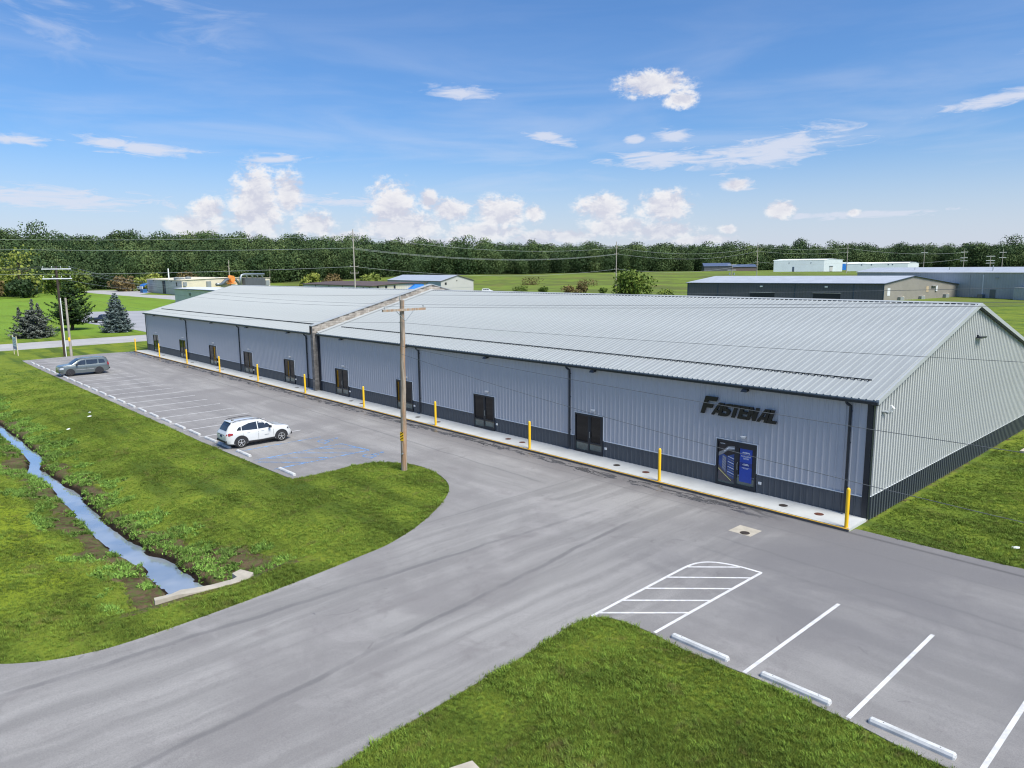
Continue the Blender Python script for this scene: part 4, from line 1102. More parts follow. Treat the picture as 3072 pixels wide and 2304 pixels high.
def wheel(parent, x, u, r, side, rim_mat, spokes=10, w=.22):
    o = MB(); rr1 = [(-.5, r*.93), (-.44, r*.985), (-.3, r), (.3, r), (.44, r*.985), (.5, r*.93), (.5, r*.66)]
    o.tube([(x+a_*w, u, r) for a_, _ in rr1], [b_ for _, b_ in rr1], 28, True)
    t_ = o.build('wheel', M['tyre'], parent, smooth=True); t_.data.set_sharp_from_angle(angle=R_(40))
    rm = MB(); xo = x+side*w*.5
    pts = [(xo+side*.004, r*.66), (xo-side*.02, r*.62)]
    # rim ring
    n = 28
    for (xa, ra), (xb, rb) in (((xo+side*.006, r*.67), (xo+side*.010, r*.60)), ((xo+side*.010, r*.60), (xo-side*.03, r*.57))):
        vs = [(xa, u+ra*math.cos(2*math.pi*i/n), r+ra*math.sin(2*math.pi*i/n)) for i in range(n)]+[(xb, u+rb*math.cos(2*math.pi*i/n), r+rb*math.sin(2*math.pi*i/n)) for i in range(n)]
        fs = [(i, (i+1) % n, n+(i+1) % n, n+i) for i in range(n)]
        rm.add(vs, [f if side > 0 else f[::-1] for f in fs])
    for k in range(spokes):
        a0 = 2*math.pi*k/spokes+.2; da = .11
        ps = [(r*.13, a0-.30), (r*.60, a0-da), (r*.60, a0+da), (r*.13, a0+.30)]
        for xx, flip in ((xo+side*.004, side < 0),):
            vs = [(xx, u+q_*math.cos(b_), r+q_*math.sin(b_)) for q_, b_ in ps]; rm.add(vs, [(0, 3, 2, 1) if flip else (0, 1, 2, 3)])
    vs = [(xo+side*.006, u+r*.16*math.cos(2*math.pi*i/12), r+r*.16*math.sin(2*math.pi*i/12)) for i in range(12)]; rm.add(vs, [tuple(range(12)) if side > 0 else tuple(range(11, -1, -1))])
    rm.build('rim', rim_mat, t_)
    bk = MB(); vs = [(xo-side*.02, u+r*.63*math.cos(2*math.pi*i/20), r+r*.63*math.sin(2*math.pi*i/20)) for i in range(20)]; bk.add(vs, [tuple(range(20)) if side > 0 else tuple(range(19, -1, -1))])
    bk.build('hub_back', M['plastic'], t_)
    return t_
def arch(P, parent, u0, r, side, mt, wid=.075, name='wheel_arch', dark=True):
    """cladding lip over the wheel plus the dark well behind it"""
    mb = MB(); n = 16; rz = r; zc = r
    R1, R2 = r*1.13, r*1.13+wid
    for k in range(n):
        a0, a1 = math.pi*k/n, math.pi*(k+1)/n
        q_ = []
        for a_, R0 in ((a0, R1), (a1, R1), (a1, R2), (a0, R2)):
            u = u0+R0*math.cos(a_); z = max(zc+R0*math.sin(a_), spline(*P['bot'], u)-.02); q_.append((side_pt(P, u, z, side, .022), u, z))
        mb.add(q_, [(0, 1, 2, 3) if side > 0 else (3, 2, 1, 0)])
        mb.add([q_[3], q_[2], (q_[2][0]-side*.03, q_[2][1], q_[2][2]), (q_[3][0]-side*.03, q_[3][1], q_[3][2])], [(0, 1, 2, 3)])
        mb.add([q_[0], q_[1], (q_[1][0]-side*.03, q_[1][1], q_[1][2]), (q_[0][0]-side*.03, q_[0][1], q_[0][2])], [(0, 1, 2, 3)])
    o = mb.build(name, mt, parent)
    d = MB(); n = 20; vs = []
    c = (side_pt(P, u0, r*1.0, side, .012), u0, zc)
    ring = []
    for k in range(n+1):
        a_ = math.pi*k/n; u = u0+R1*math.cos(a_); z = max(zc+R1*math.sin(a_), .05); ring.append((side_pt(P, u, max(z, spline(*P['bot'], u)), side, .012), u, z))
    ring = [(ring[0][0], ring[0][1], .20)]+ring+[(ring[-1][0], ring[-1][1], .20)]
    m = len(ring); d.add([c]+ring, [(0, i+1, i+2) if side > 0 else (0, i+2, i+1) for i in range(m-1)])
    d.build('wheel_well', M['plastic'], o)
    return o

# ---- white compact SUV, tail to the kerb, nose towards the warehouse; local y runs tail -> nose
P = dict(L=4.40, st=[0,.04,.12,.30,.55,.85,1.2,1.6,2.0,2.3,2.55,2.8,3.05,3.3,3.6,3.9,4.12,4.28,4.36,4.40])
P['bot'] = ([0,.15,.6,3.7,4.2,4.4],[.42,.30,.24,.24,.28,.38])
P['top'] = ([0,.04,.12,.30,.50,.80,1.3,1.9,2.3,2.55,2.8,3.05,3.22,3.5,3.9,4.15,4.3,4.40],[.92,.98,1.10,1.40,1.60,1.635,1.655,1.65,1.60,1.52,1.36,1.20,1.11,1.07,1.02,.95,.82,.62])
P['belt'] = ([0,.3,.9,1.6,2.4,3.0,3.22,4.0,4.4],[1.02,1.07,1.06,1.03,1.01,1.02,1.00,.93,.60])
P['w'] = ([0,.04,.15,.4,1.0,2.2,3.4,3.9,4.15,4.32,4.40],[.66,.74,.83,.895,.91,.905,.905,.88,.80,.66,.52])
P['wr'] = ([0,.12,.30,.55,1.0,2.0,2.4,2.8,3.2,3.6,4.1,4.4],[.60,.62,.60,.60,.615,.62,.60,.62,.74,.78,.70,.42])
wc = thing('parked_car', 'white compact SUV with black cladding and dark roof rails, parked tail to the kerb', 'car', (-33.2, -14.92, ZA))
bd = car_body(P, M['car_white'], wc)
RW = .345; UR, UF = .90, 3.55
for s in (1, -1):
    for u in (UR, UF):
        wheel(wc, s*.80, u, RW, s, M['rim'], 5); arch(P, wc, u, RW, s, M['plastic'])
    cl = MB()
    side_panel(P, ([(1.34,.235),(2.2,.235),(3.12,.235)],[(1.34,.40),(2.2,.37),(3.12,.40)]), s, M['plastic'], 'sill_cladding', wc, .02)
    side_panel(P, ([(1.0,1.10),(1.5,1.07),(2.0,1.05)],[(1.02,1.34),(1.5,1.48),(2.0,1.51)]), s, M['cglass'], 'rear_side_window', wc)
    side_panel(P, ([(2.06,1.05),(2.5,1.05),(2.95,1.07)],[(2.06,1.51),(2.4,1.47),(2.74,1.30)]), s, M['cglass'], 'front_side_window', wc)
    side_panel(P, ([(.66,1.13),(.80,1.12),(.95,1.11)],[(.78,1.26),(.86,1.32),(.97,1.33)]), s, M['cglass'], 'quarter_window', wc)
    side_panel(P, ([(.03,.86),(.18,.84),(.42,.90)],[(.05,1.00),(.2,1.03),(.40,1.0)]), s, M['tail'], 'tail_lamp', wc, .014)
    side_panel(P, ([(3.98,.78),(4.12,.76),(4.26,.73)],[(3.98,.88),(4.12,.87),(4.26,.84)]), s, M['plastic'], 'headlamp_surround', wc, .010)
    side_panel(P, ([(4.04,.80),(4.12,.79),(4.24,.76)],[(4.04,.86),(4.12,.855),(4.24,.82)]), s, M['lamp'], 'headlamp', wc, .016)
    side_panel(P, ([(1.30,.92),(1.42,.92),(1.50,.92)],[(1.30,.95),(1.42,.955),(1.50,.95)]), s, M['car_white'], 'door_handle', wc, .03)
    side_panel(P, ([(2.22,.91),(2.32,.91),(2.42,.91)],[(2.22,.94),(2.32,.945),(2.42,.94)]), s, M['car_white'], 'door_handle', wc, .03)
    side_panel(P, ([(1.04,.62),(1.05,.62)],[(1.04,1.05),(1.05,1.05)]), s, M['plastic'], 'door_seam', wc, .004)
    side_panel(P, ([(2.02,.40),(2.035,.40)],[(2.02,1.05),(2.035,1.05)]), s, M['plastic'], 'door_seam', wc, .004)
    side_panel(P, ([(3.02,.45),(3.035,.45)],[(3.02,1.02),(3.035,1.02)]), s, M['plastic'], 'door_seam', wc, .004)
    mr = MB(); mr.tube([(s*.90, 2.78, 1.06), (s*1.0, 2.76, 1.10)], .03, 6); mr.box(min(s*.96, s*1.10), max(s*.96, s*1.10), 2.70, 2.84, 1.05, 1.19); mr.build('mirror', M['plastic'], wc)
    rl = MB(); rl.tube([(s*.56, .55, 1.63), (s*.575, .75, 1.69), (s*.575, 1.4, 1.715), (s*.57, 2.0, 1.70), (s*.555, 2.25, 1.64)], .018, 6); rl.build('roof_rail', M['plastic'], wc)
def xpatch(P, us, xf, mt, name, parent, off=.01, zoff=.0):
    """patch over the top skin between fractions of width"""
    mb = MB(); vs = []; n = 7
    for u in us:
        zt = spline(*P['top'], u)+.022
        w = spline(*P['wr'], u)*xf
        for k in range(n):
            f = -1+2*k/(n-1); vs.append((f*w, u, zt+off-.02*abs(f)**3))
    mb.add(vs, [(i*n+j, i*n+j+1, (i+1)*n+j+1, (i+1)*n+j) for i in range(len(us)-1) for j in range(n-1)])
    return mb.build(name, mt, parent)
xpatch(P, [2.46, 2.55, 2.7, 2.8, 2.95, 3.05, 3.16], .90, M['cglass'], 'windscreen', wc)
xpatch(P, [.13, .2, .28, .38, .46], .86, M['cglass'], 'rear_window', wc, .012)
m_ = MB(); m_.box(-.74, .74, .02, .10, .40, .56); m_.box(-.70, .70, -.02, .06, .42, .54); m_.build('rear_bumper', M['plastic'], wc)
m_ = MB(); m_.box(-.60, .60, 4.33, 4.42, .32, .46); m_.build('front_bumper', M['plastic'], wc)
m_ = MB(); m_.box(-.45, .45, 4.34, 4.41, .56, .66); m_.build('grille', M['plastic'], wc)
m_ = MB(); m_.box(-.16, .16, -.012, .01, .74, .86); m_.build('number_plate', M['p_dblue'], wc)
m_ = MB(); m_.box(-.5, .5, -.006, .01, .88, .91); m_.build('tail_strip', M['plastic'], wc)
m_ = MB(); m_.box(-.45, .45, .40, .56, 1.625, 1.645); m_.build('rear_spoiler', M['car_white'], wc)
m_ = MB(); m_.tube([(0, .75, 1.66), (0, .70, 1.86)], .006, 5); m_.box(-.04, .04, .7, .86, 1.655, 1.685); m_.build('aerial', M['plastic'], wc)
us_ = [(2.42,.60),(2.5,.60),(2.60,.60),(2.72,.605)]
side_panel(P, (us_, [(u, z+.035) for u, z in us_]), 1, M['galv'], 'name_badge', wc, .006)

# ---- grey boxy SUV, nose to the kerb: local y tail -> nose, turned half round
Q_ = dict(L=4.86, st=[0,.03,.10,.25,.5,.9,1.3,1.8,2.3,2.7,3.0,3.2,3.4,3.6,3.8,4.1,4.4,4.65,4.78,4.86])
Q_['bot'] = ([0,.15,.6,4.1,4.6,4.86],[.48,.34,.28,.28,.34,.45])
Q_['top'] = ([0,.03,.10,.25,.40,.60,1.3,2.2,2.7,2.95,3.2,3.45,3.62,4.0,4.4,4.7,4.80,4.86],[1.0,1.14,1.42,1.72,1.79,1.82,1.83,1.82,1.79,1.70,1.53,1.34,1.22,1.19,1.16,1.10,1.02,.74])
Q_['belt'] = ([0,.3,1.5,2.8,3.4,3.62,4.5,4.86],[1.12,1.14,1.12,1.11,1.12,1.12,1.06,.70])
Q_['w'] = ([0,.03,.12,.4,1.2,2.5,3.8,4.3,4.6,4.78,4.86],[.80,.88,.95,.985,.995,.995,.99,.97,.93,.84,.74])
Q_['wr'] = ([0,.12,.3,.6,1.3,2.4,2.8,3.2,3.6,4.0,4.5,4.86],[.80,.80,.80,.80,.81,.81,.80,.82,.90,.92,.90,.74])
gc = thing('parked_car', 'grey-green boxy SUV with black wheels parked nose to the kerb in the far bays', 'car', (-77.85, -10.28, ZA), R_(180))
car_body(Q_, M['car_grey'], gc)
RG = .385; UR, UF = 1.05, 3.83
for s in (1, -1):
    for u in (UR, UF): wheel(gc, s*.86, u, RG, s, M['rimdark'], 6, .25); arch(Q_, gc, u, RG, s, M['car_grey'], .05)
    side_panel(Q_, ([(.42,1.19),(.7,1.18),(1.02,1.17)],[(.46,1.52),(.7,1.60),(1.02,1.61)]), s, M['cglass'], 'quarter_window', gc)
    side_panel(Q_, ([(1.16,1.17),(1.7,1.15),(2.22,1.14)],[(1.16,1.62),(1.7,1.63),(2.22,1.63)]), s, M['cglass'], 'rear_side_window', gc)
    side_panel(Q_, ([(2.32,1.14),(2.8,1.13),(3.30,1.15)],[(2.32,1.63),(2.7,1.60),(3.02,1.43)]), s, M['cglass'], 'front_side_window', gc)
    side_panel(Q_, ([(1.55,.64),(2.5,.62),(3.3,.64)],[(1.55,.68),(2.5,.66),(3.3,.68)]), s, M['rim'], 'side_moulding', gc, .02)
    side_panel(Q_, ([(1.5,.285),(2.5,.285),(3.35,.285)],[(1.5,.36),(2.5,.36),(3.35,.36)]), s, M['galv'], 'running_board', gc, .045)
    side_panel(Q_, ([(.02,.95),(.08,.95),(.20,.95)],[(.06,1.26),(.10,1.27),(.2,1.25)]), s, M['tail'], 'tail_lamp', gc, .014)
    side_panel(Q_, ([(4.42,.80),(4.6,.79),(4.77,.78)],[(4.42,.97),(4.6,.97),(4.77,.93)]), s, M['lamp'], 'headlamp', gc, .014)
    side_panel(Q_, ([(2.27,.5),(2.285,.5)],[(2.27,1.13),(2.285,1.13)]), s, M['plastic'], 'door_seam', gc, .004)
    mr = MB(); mr.tube([(s*.96, 3.2, 1.15), (s*1.06, 3.18, 1.18)], .03, 6); mr.box(min(s*1.03, s*1.20), max(s*1.03, s*1.20), 3.10, 3.24, 1.13, 1.31); mr.build('mirror', M['plastic'], gc)
    rl = MB(); rl.tube([(s*.70, .6, 1.80), (s*.71, 1.4, 1.85), (s*.70, 2.6, 1.82)], .02, 6); rl.build('roof_rail', M['galv'], gc)
xpatch(Q_, [2.88, 2.95, 3.1, 3.2, 3.35, 3.45, 3.57], .92, M['cglass'], 'windscreen', gc)
xpatch(Q_, [.06, .10, .16, .25, .32], .88, M['cglass'], 'rear_window', gc, .012)
m_ = MB(); m_.box(-.5, .5, 4.80, 4.88, .74, .96); m_.build('grille', M['rim'], gc)
m_ = MB(); m_.box(-.85, .85, 4.60, 4.84, .40, .58); m_.build('front_bumper', M['plastic'], gc)
m_ = MB(); m_.box(-.86, .86, -.05, .14, .48, .66); m_.build('rear_bumper', M['plastic'], gc)

# ---- simple vehicles far away
def far_car(name, label, cat, loc, rz, paint, kind='pickup', group=None):
    t_ = thing(name, label, cat, loc, rz, group)
    if kind == 'pickup':
        Pk = dict(L=5.6, st=[0,.1,1.0,2.0,2.05,2.3,2.6,3.4,3.8,4.1,4.5,5.2,5.5,5.6])
        Pk['bot'] = ([0,5.6],[.45,.45]); Pk['top'] = ([0,1.99,2.0,2.25,2.5,3.3,3.9,4.2,5.3,5.6],[1.12,1.12,1.2,1.70,1.83,1.83,1.30,1.18,1.10,.8])
        Pk['belt'] = ([0,2,5.6],[1.10,1.14,1.0]); Pk['w'] = ([0,.2,5.2,5.6],[.9,.97,.97,.8]); Pk['wr'] = ([0,2.0,2.4,3.4,4.2,5.6],[.9,.8,.76,.76,.85,.7])
        wins = [([(2.4,1.2),(3.0,1.2)],[(2.45,1.6),(2.95,1.62)]), ([(3.1,1.2),(3.75,1.2)],[(3.1,1.62),(3.35,1.58)])]; wh_ = (1.1, 4.5); r = .40
        ws = [3.45,3.6,3.8,3.9]
    else:
        Pk = dict(L=5.2, st=[0,.1,.3,1.0,2.0,3.2,3.6,4.0,4.2,4.8,5.1,5.2])
        Pk['bot'] = ([0,5.2],[.4,.4]); Pk['top'] = ([0,.1,.3,1.0,3.0,3.3,3.9,4.1,4.9,5.2],[1.1,1.6,1.85,1.9,1.88,1.8,1.3,1.15,1.05,.7])
        Pk['belt'] = ([0,5.2],[1.12,1.0]); Pk['w'] = ([0,.2,4.9,5.2],[.9,.97,.97,.8]); Pk['wr'] = ([0,.3,3.2,4.2,5.2],[.8,.78,.78,.85,.7])
        wins = [([(.6,1.2),(1.3,1.2)],[(.65,1.62),(1.3,1.65)]), ([(1.45,1.2),(2.2,1.2)],[(1.45,1.65),(2.2,1.65)]), ([(2.35,1.2),(3.4,1.2)],[(2.35,1.65),(3.1,1.58)])]; wh_ = (1.0, 4.1); r = .38
        ws = [3.35,3.5,3.7,3.85]
    car_body(Pk, paint, t_)
    for s in (1, -1):
        for b_, tt in wins: side_panel(Pk, (b_, tt), s, M['cglass'], 'side_window', t_)
        for u in wh_:
            o = MB(); o.tube([(s*.84, u, r), (s*1.0, u, r)], r, 16); o.build('wheel', M['tyre'], t_)
            o = MB(); o.tube([(s*.99, u, r), (s*1.01, u, r)], r*.5, 10); o.build('hub_cap', M['rim'], t_)
    xpatch(Pk, ws, .9, M['cglass'], 'windscreen', t_)
    return t_
far_car('pickup_truck', 'dark blue-black pickup truck parked across the street between the pine and the blue spruce', 'pickup truck', (-169.5, 8.8, ZL+.03), R_(-30), M['car_dark'])
far_car('parked_van', 'small white passenger van showing above the warehouse ridge by the field', 'van', (-243.5, 185, ZL), R_(-40), M['car_white'], 'van')
far_car('far_pickup', 'small white pickup far out on the field left of the tall pole', 'pickup truck', (-222.0, 262.0, float(height(np.array([-222.]), np.array([262.]))[0])+.02), R_(-45), M['car_white'])

# ================================================================== POLES AND WIRES
def catenary(a, b, sag, n=24):
    a = Vector(a); b = Vector(b); return [tuple(a.lerp(b, i/n)-Vector((0, 0, sag*4*(i/n)*(1-i/n)))) for i in range(n+1)]
def wire(pts, label, r=.0065, mt=None, group='overhead wires', name='power_line'):
    mb = MB(); mb.tube(pts, r, 5, False)
    return tag(mb.build(name, mt or M['wire']), label, 'wire', group)
def insulator(mb, x, y, z, h=.16):
    mb.tube([(x, y, z), (x, y, z+h*.5)], .012, 6); mb.tube([(x, y, z+h*.45), (x, y, z+h*.55), (x, y, z+h*.75), (x, y, z+h)], [.02, .045, .04, .02], 8)
P0 = Vector((-20.95, -9.60, ZL)); P0T = Vector((-20.55, -9.62, 9.22))
up = thing('utility_pole', 'tall weathered wooden utility pole with one crossarm on the rounded grass island', 'utility pole', (0, 0, 0))
mb = MB(); n_ = 14
mb.tube([tuple(P0.lerp(P0T, i/n_)+Vector((math.sin(i*1.3)*.012, math.cos(i*1.7)*.012, 0))) for i in range(n_+1)], [.175-.055*i/n_ for i in range(n_+1)], 16)
mb.build('shaft', M['wood'], up, smooth=True, angle=50)
ax, az_ = -20.42, 8.72
mb = MB(); mb.box(ax-.0, ax+.10, -9.62-1.36, -9.62+1.36, az_-.06, az_+.06); mb.build('crossarm', M['wood'], up)
for s in (-1, 1):
    mb = MB(); mb.tube([(ax+.12, -9.62+s*.55, az_-.05), (ax+.13, -9.62+s*.02, az_-.58)], .018, 6); mb.build('brace', M['galv'], up)
ins = []
for y in (-9.62-1.22, -9.62+1.22):
    mb = MB(); insulator(mb, ax+.05, y, az_+.06); mb.build('insulator', M['grey_fix'], up); ins.append((ax+.05, y, az_+.22))
mb = MB(); mb.tube([(-20.68, -9.66, 8.9), (-20.70, -9.66, 9.38)], .025, 6); insulator(mb, -20.70, -9.66, 9.36, .14); mb.build('top_insulator', M['grey_fix'], up)
mb = MB()
pr_ = [(-.11, -.24), (.11, -.24), (.11, .24), (-.11, .24)]
hz_ = Vector((.36, -.93, 0)).normalized(); tx = Vector((.93, .36, 0)).normalized()
def plate_pt(u, v, off): p = P0 + Vector((0, 0, 1.95)) + hz_*(.185+off) + tx*u + Vector((.07, 0, v)); return tuple(p)
ph = hz_
mb.add([plate_pt(u, v, .0) for u, v in pr_]+[plate_pt(u, v, -.01) for u, v in pr_], [(0, 1, 2, 3), (7, 6, 5, 4), (0, 4, 5, 1), (1, 5, 6, 2), (2, 6, 7, 3), (3, 7, 4, 0)])
pl = mb.build('marker_plate', M['yellow'], up)
mb = MB()
for k in range(3):
    v = -.20+.15*k; mb.add([plate_pt(-.10, v, .003), plate_pt(.10, v+.12, .003), plate_pt(.10, v+.17, .003), plate_pt(-.10, v+.05, .003)], [(0, 1, 2, 3)])
mb.build('marker_stripe', M['letters'], pl)
mb = MB(); mb.tube([(-20.78, -9.76, .85), (-20.74, -9.86, .85)], .05, 8); mb.build('pole_tag', M['galv'], up)
mb = MB(); mb.tube([(-20.68, -9.75, 8.05), (-20.62, -9.80, 8.05)], .04, 8); mb.build('spool_insulator', M['grey_fix'], up)
mb = MB(); mb.tube([tuple(P0.lerp(P0T, t_k)+Vector((-.05, -.155+.05*t_k, 0))) for t_k in (.45, .6, .75, .88)], .012, 5); mb.build('ground_wire', M['wire'], up)
# left pole pair
lp = thing('utility_pole', 'dark tall utility pole with two pale crossarms, left of the short grey pole', 'utility pole', (-99.2, -10.1, 0))
mb = MB(); mb.tube([(0, 0, ZL), (.1, 0, 11.65)], [.19, .12], 12); mb.build('shaft', M['darkwood'], lp)
for z in (11.35, 10.1):
    mb = MB(); mb.box(.14, .26, -1.68, 1.68, z-.06, z+.06); mb.build('crossarm', M['white_trim'], lp)
    for y in (-1.5, -.5, .5, 1.5):
        mb = MB(); insulator(mb, .2, y, z+.06, .3); mb.build('insulator', M['white_fix'], lp)
mb = MB(); mb.tube([(.17, .10, ZL), (.22, .10, 7.6)], .06, 8); mb.build('conduit', M['white_fix'], lp)
mb = MB(); mb.tube([(-.26, -.12, ZL), (-.25, -.12, 3.9)], .03, 6); mb.build('guy_marker', M['yellow'], lp)
lp2 = thing('utility_stub_pole', 'short bare grey pole with a small striped marker beside the dark utility pole', 'utility pole', (-98.55, -9.5, 0))
mb = MB(); mb.tube([(0, 0, ZL), (-.02, 0, 7.6)], [.17, .12], 12); mb.build('shaft', M['greywood'], lp2)
mb = MB(); mb.box(.10, .17, -.20, .02, 1.9, 2.4); q1 = mb.build('marker_plate', M['yellow'], lp2)
mb = MB(); mb.tube([(.03, 0, 6.6), (.2, -.05, 6.55)], .03, 6); mb.build('bracket', M['plastic'], lp2)
# street-side lines: through the left pole and the island pole, on past the camera
NX = (62.0, -9.6)
wire(catenary(ins[0], (NX[0], -10.8, 13.0), .55), 'southern of the two thin wires running right from the crossarm of the island pole')
wire(catenary(ins[1], (NX[0], -8.4, 13.0), .55), 'northern of the two thin wires running right from the crossarm of the island pole')
wire(catenary((-20.7,-9.66,9.5), (NX[0], -9.6, 13.6), .75), 'top wire running right from the head of the island pole')
wire(catenary((-20.6,-9.8,8.05), (NX[0], -9.6, 11.0), .78), 'neutral wire sweeping right across the pale roof from the island pole')
wire(catenary((-20.7,-9.78,6.8), (NX[0], -9.6, 8.6), 1.55), 'upper cable crossing the grey wall and the sign letters', .010)
wire(catenary((-20.7,-9.78,6.38), (NX[0], -9.6, 7.2), 2.74), 'lower cable sloping down past the poster door', .010)
for (a_, b_, lb) in (((-98.9,-11.6,11.7), ins[0], 'southern thin wire between the dark pole and the island pole'), ((-98.9,-8.6,11.7), ins[1], 'northern thin wire between the dark pole and the island pole'),
                     ((-98.9,-10.6,11.7), (-20.7,-9.66,9.5), 'thin wire from the dark pole to the head of the island pole'), ((-99.1,-10.1,8.6), (-20.7,-9.8,8.05), 'neutral wire between the dark pole and the island pole')):
    wire(catenary(a_, b_, 1.1), lb)
for k, y in enumerate((-11.6,-9.6,-8.6)):
    wire(catenary((-98.9, y, 11.7), (-150, -45+k*1.5, 11.9), .8), 'thin wire leaving the dark pole to the left, %s of three' % ('near one','middle one','far one')[k], .012)
for k, (y, bx, by, bz) in enumerate(((-8.6,-330,92,6.9),(-9.6,-335,88,6.2),(-10.6,-345,86,5.5))):
    wire(catenary((-98.9, y, (11.6,11.5,10.3)[k]), (bx, by, bz), 2.2), 'slack service wire from the dark pole towards the cream workshop, %s' % ('top one','middle one','bottom one')[k], .016, M['wire_alu'])
# transmission line behind
TP = [(-169.2,75.6,ZL,21.9,'tall grey steel pole behind the far half of the warehouse roof'),(-171.8,192.9,ZL,20.5,'tall slim pole at the left of the round field tree'),(-195.0,342.0,None,23.2,'tall slim pole left of the white far warehouse'),(-170.6,399.3,None,22.4,'slim pole in front of the right end of the white far warehouse')]
M['polegrey'] = mat('weathered_grey_pole', (.36, .33, .29), .9, 0, .15, 2, stretch=(4, 4, .4))
tps = []
for i, (x, y, z0, z1, lb) in enumerate(TP):
    if z0 is None: z0 = float(height(np.array([x]), np.array([y]))[0])
    t_ = thing('transmission_pole', lb, 'power pole', (x, y, 0), 0, 'tall transmission poles behind the warehouse')
    mb = MB(); mb.tube([(0, 0, z0-.3), (0, 0, z1)], [.24, .13], 10); mb.build('shaft', M['polegrey'], t_)
    zs = [z1-5.1, z1-10.2, z1-12.0] if i == 0 else [z1-2.4, z1-4.7, z1-10.5, z1-12]
    for j, z in enumerate(zs):
        w_ = .5 if j == 0 else (1.2 if j > 0 and i == 0 else .8)
        mb = MB(); mb.box(-.06, .06, -w_, w_, z-.06, z+.06) if False else mb.tube([(-w_*.7, -w_*.7, z), (w_*.7, w_*.7, z)], .07, 6); mb.build('crossarm', M['polegrey'], t_)
        for s in (-1, 1):
            mb = MB(); insulator(mb, s*w_*.65, s*w_*.65, z+.05, .35); mb.build('insulator', M['white_fix'], t_)
    mb = MB(); mb.tube([(0, 0, z1-2.0), (.5, .5, z1-1.7)], .05, 6); mb.build('shield_bracket', M['polegrey'], t_)
    tps.append((x, y, z0, z1))
wlab = ['top wire', 'second wire', 'third wire', 'lowest wire']
def span(a_, b_, offs, sag, where, r=.035):
    for k, (da, db) in enumerate(offs): wire(catenary((a_[0], a_[1], a_[3]-da), (b_[0], b_[1], b_[3]-db), sag), '%s %s' % (wlab[k], where), r, M['wire_alu'], 'high-voltage lines along the tall poles')
LFT = (-262, -52, 0, 23.5)
span(LFT, tps[0], [(1.5,1.7),(3.4,5.1),(11.0,10.2)], 1.6, 'of the high line left of the grey steel pole')
span(tps[0], tps[1], [(1.7,2.4),(5.1,4.7),(5.4,4.9),(10.2,10.5)], 2.6, 'of the high line between the steel pole and the field pole')
span(tps[1], tps[2], [(2.4,2.4),(4.7,4.7),(10.5,10.5)], 3.0, 'of the high line right of the field pole', .04)
span(tps[2], tps[3], [(2.4,2.4),(4.7,4.7),(10.5,10.5)], 1.2, 'of the high line before the white far warehouse', .04)
span(tps[3], (-144.5,517,0,20.0), [(2.4,2.2),(10.5,6.2)], 2.0, 'of the high line right of the white far warehouse', .05)
for (x, y, z1, arms, lb) in ((-144.6,517.5,19.9,(1.9,5.6,7.6),'distant slim pole over the right warehouse roof, left one'),(-127.4,536.2,19.6,(2.0,5.5),'distant slim pole over the right warehouse roof, right one'),
                             (-108.5,436.3,14.7,(.3,2.6,4.0),'distant pole with three broad crossarms over the right warehouse roof'),(-204.1,331.6,11.6,(.4,3.2),'short pole with transformers behind the dark warehouse'),(-177.2,543.2,21.5,(3.0,),'faint distant pole in front of the wooded hill')):
    z0 = float(height(np.array([x]), np.array([y]))[0])
    t_ = thing('distant_pole', lb, 'power pole', (x, y, 0), 0, 'distant power poles')
    mb = MB(); mb.tube([(0, 0, z0-.3), (0, 0, z1)], [.26, .16], 8); mb.build('shaft', M['polegrey'], t_)
    for a_ in arms:
        mb = MB(); mb.tube([(-1.7, -1.5, z1-a_), (1.7, 1.5, z1-a_)], .12, 6); mb.build('crossarm', M['white_trim'], t_)
    if 'transformers' in lb:
        for s in (-1, 1):
            mb = MB(); mb.cyl((s*.9, s*.8), .38, z1-5.8, z1-4.6, 10); mb.build('transformer', M['galv'], t_)

# ---- real-estate style notice board at far left
sb = thing('notice_board', 'white notice board with a dark blue foot strip on two pale posts by the street', 'sign', (-106.5, -14.45, ZL))
M['post'] = mat('raw_post', (.52, .47, .33), .85, 0, .15, 3)
for s in (-1, 1):
    mb = MB(); mb.box(s*1.42-.07, s*1.42+.07, -.05, .05, 0, 2.65); mb.build('post', M['post'], sb)
mb = MB(); mb.box(-1.35, 1.35, -.04, .0, .75, 2.42); bo = mb.build('board', mat('pale_blue_board', (.55, .66, .74), .5, 0, .05, 2), sb)
mb = MB(); mb.box(-1.33, 1.33, -.046, -.0405, .85, 1.18); mb.build('foot_strip', M['p_blue'], bo)
mb = MB()
for z, w in ((2.1, .9), (1.9, 1.05), (1.7, .7), (1.45, .9)): mb.box(-w, w, -.046, -.0405, z, z+.06)
mb.box(-.8, .8, -.052, -.047, .98, 1.05); mb.build('print_lines', M['p_grey'], bo)

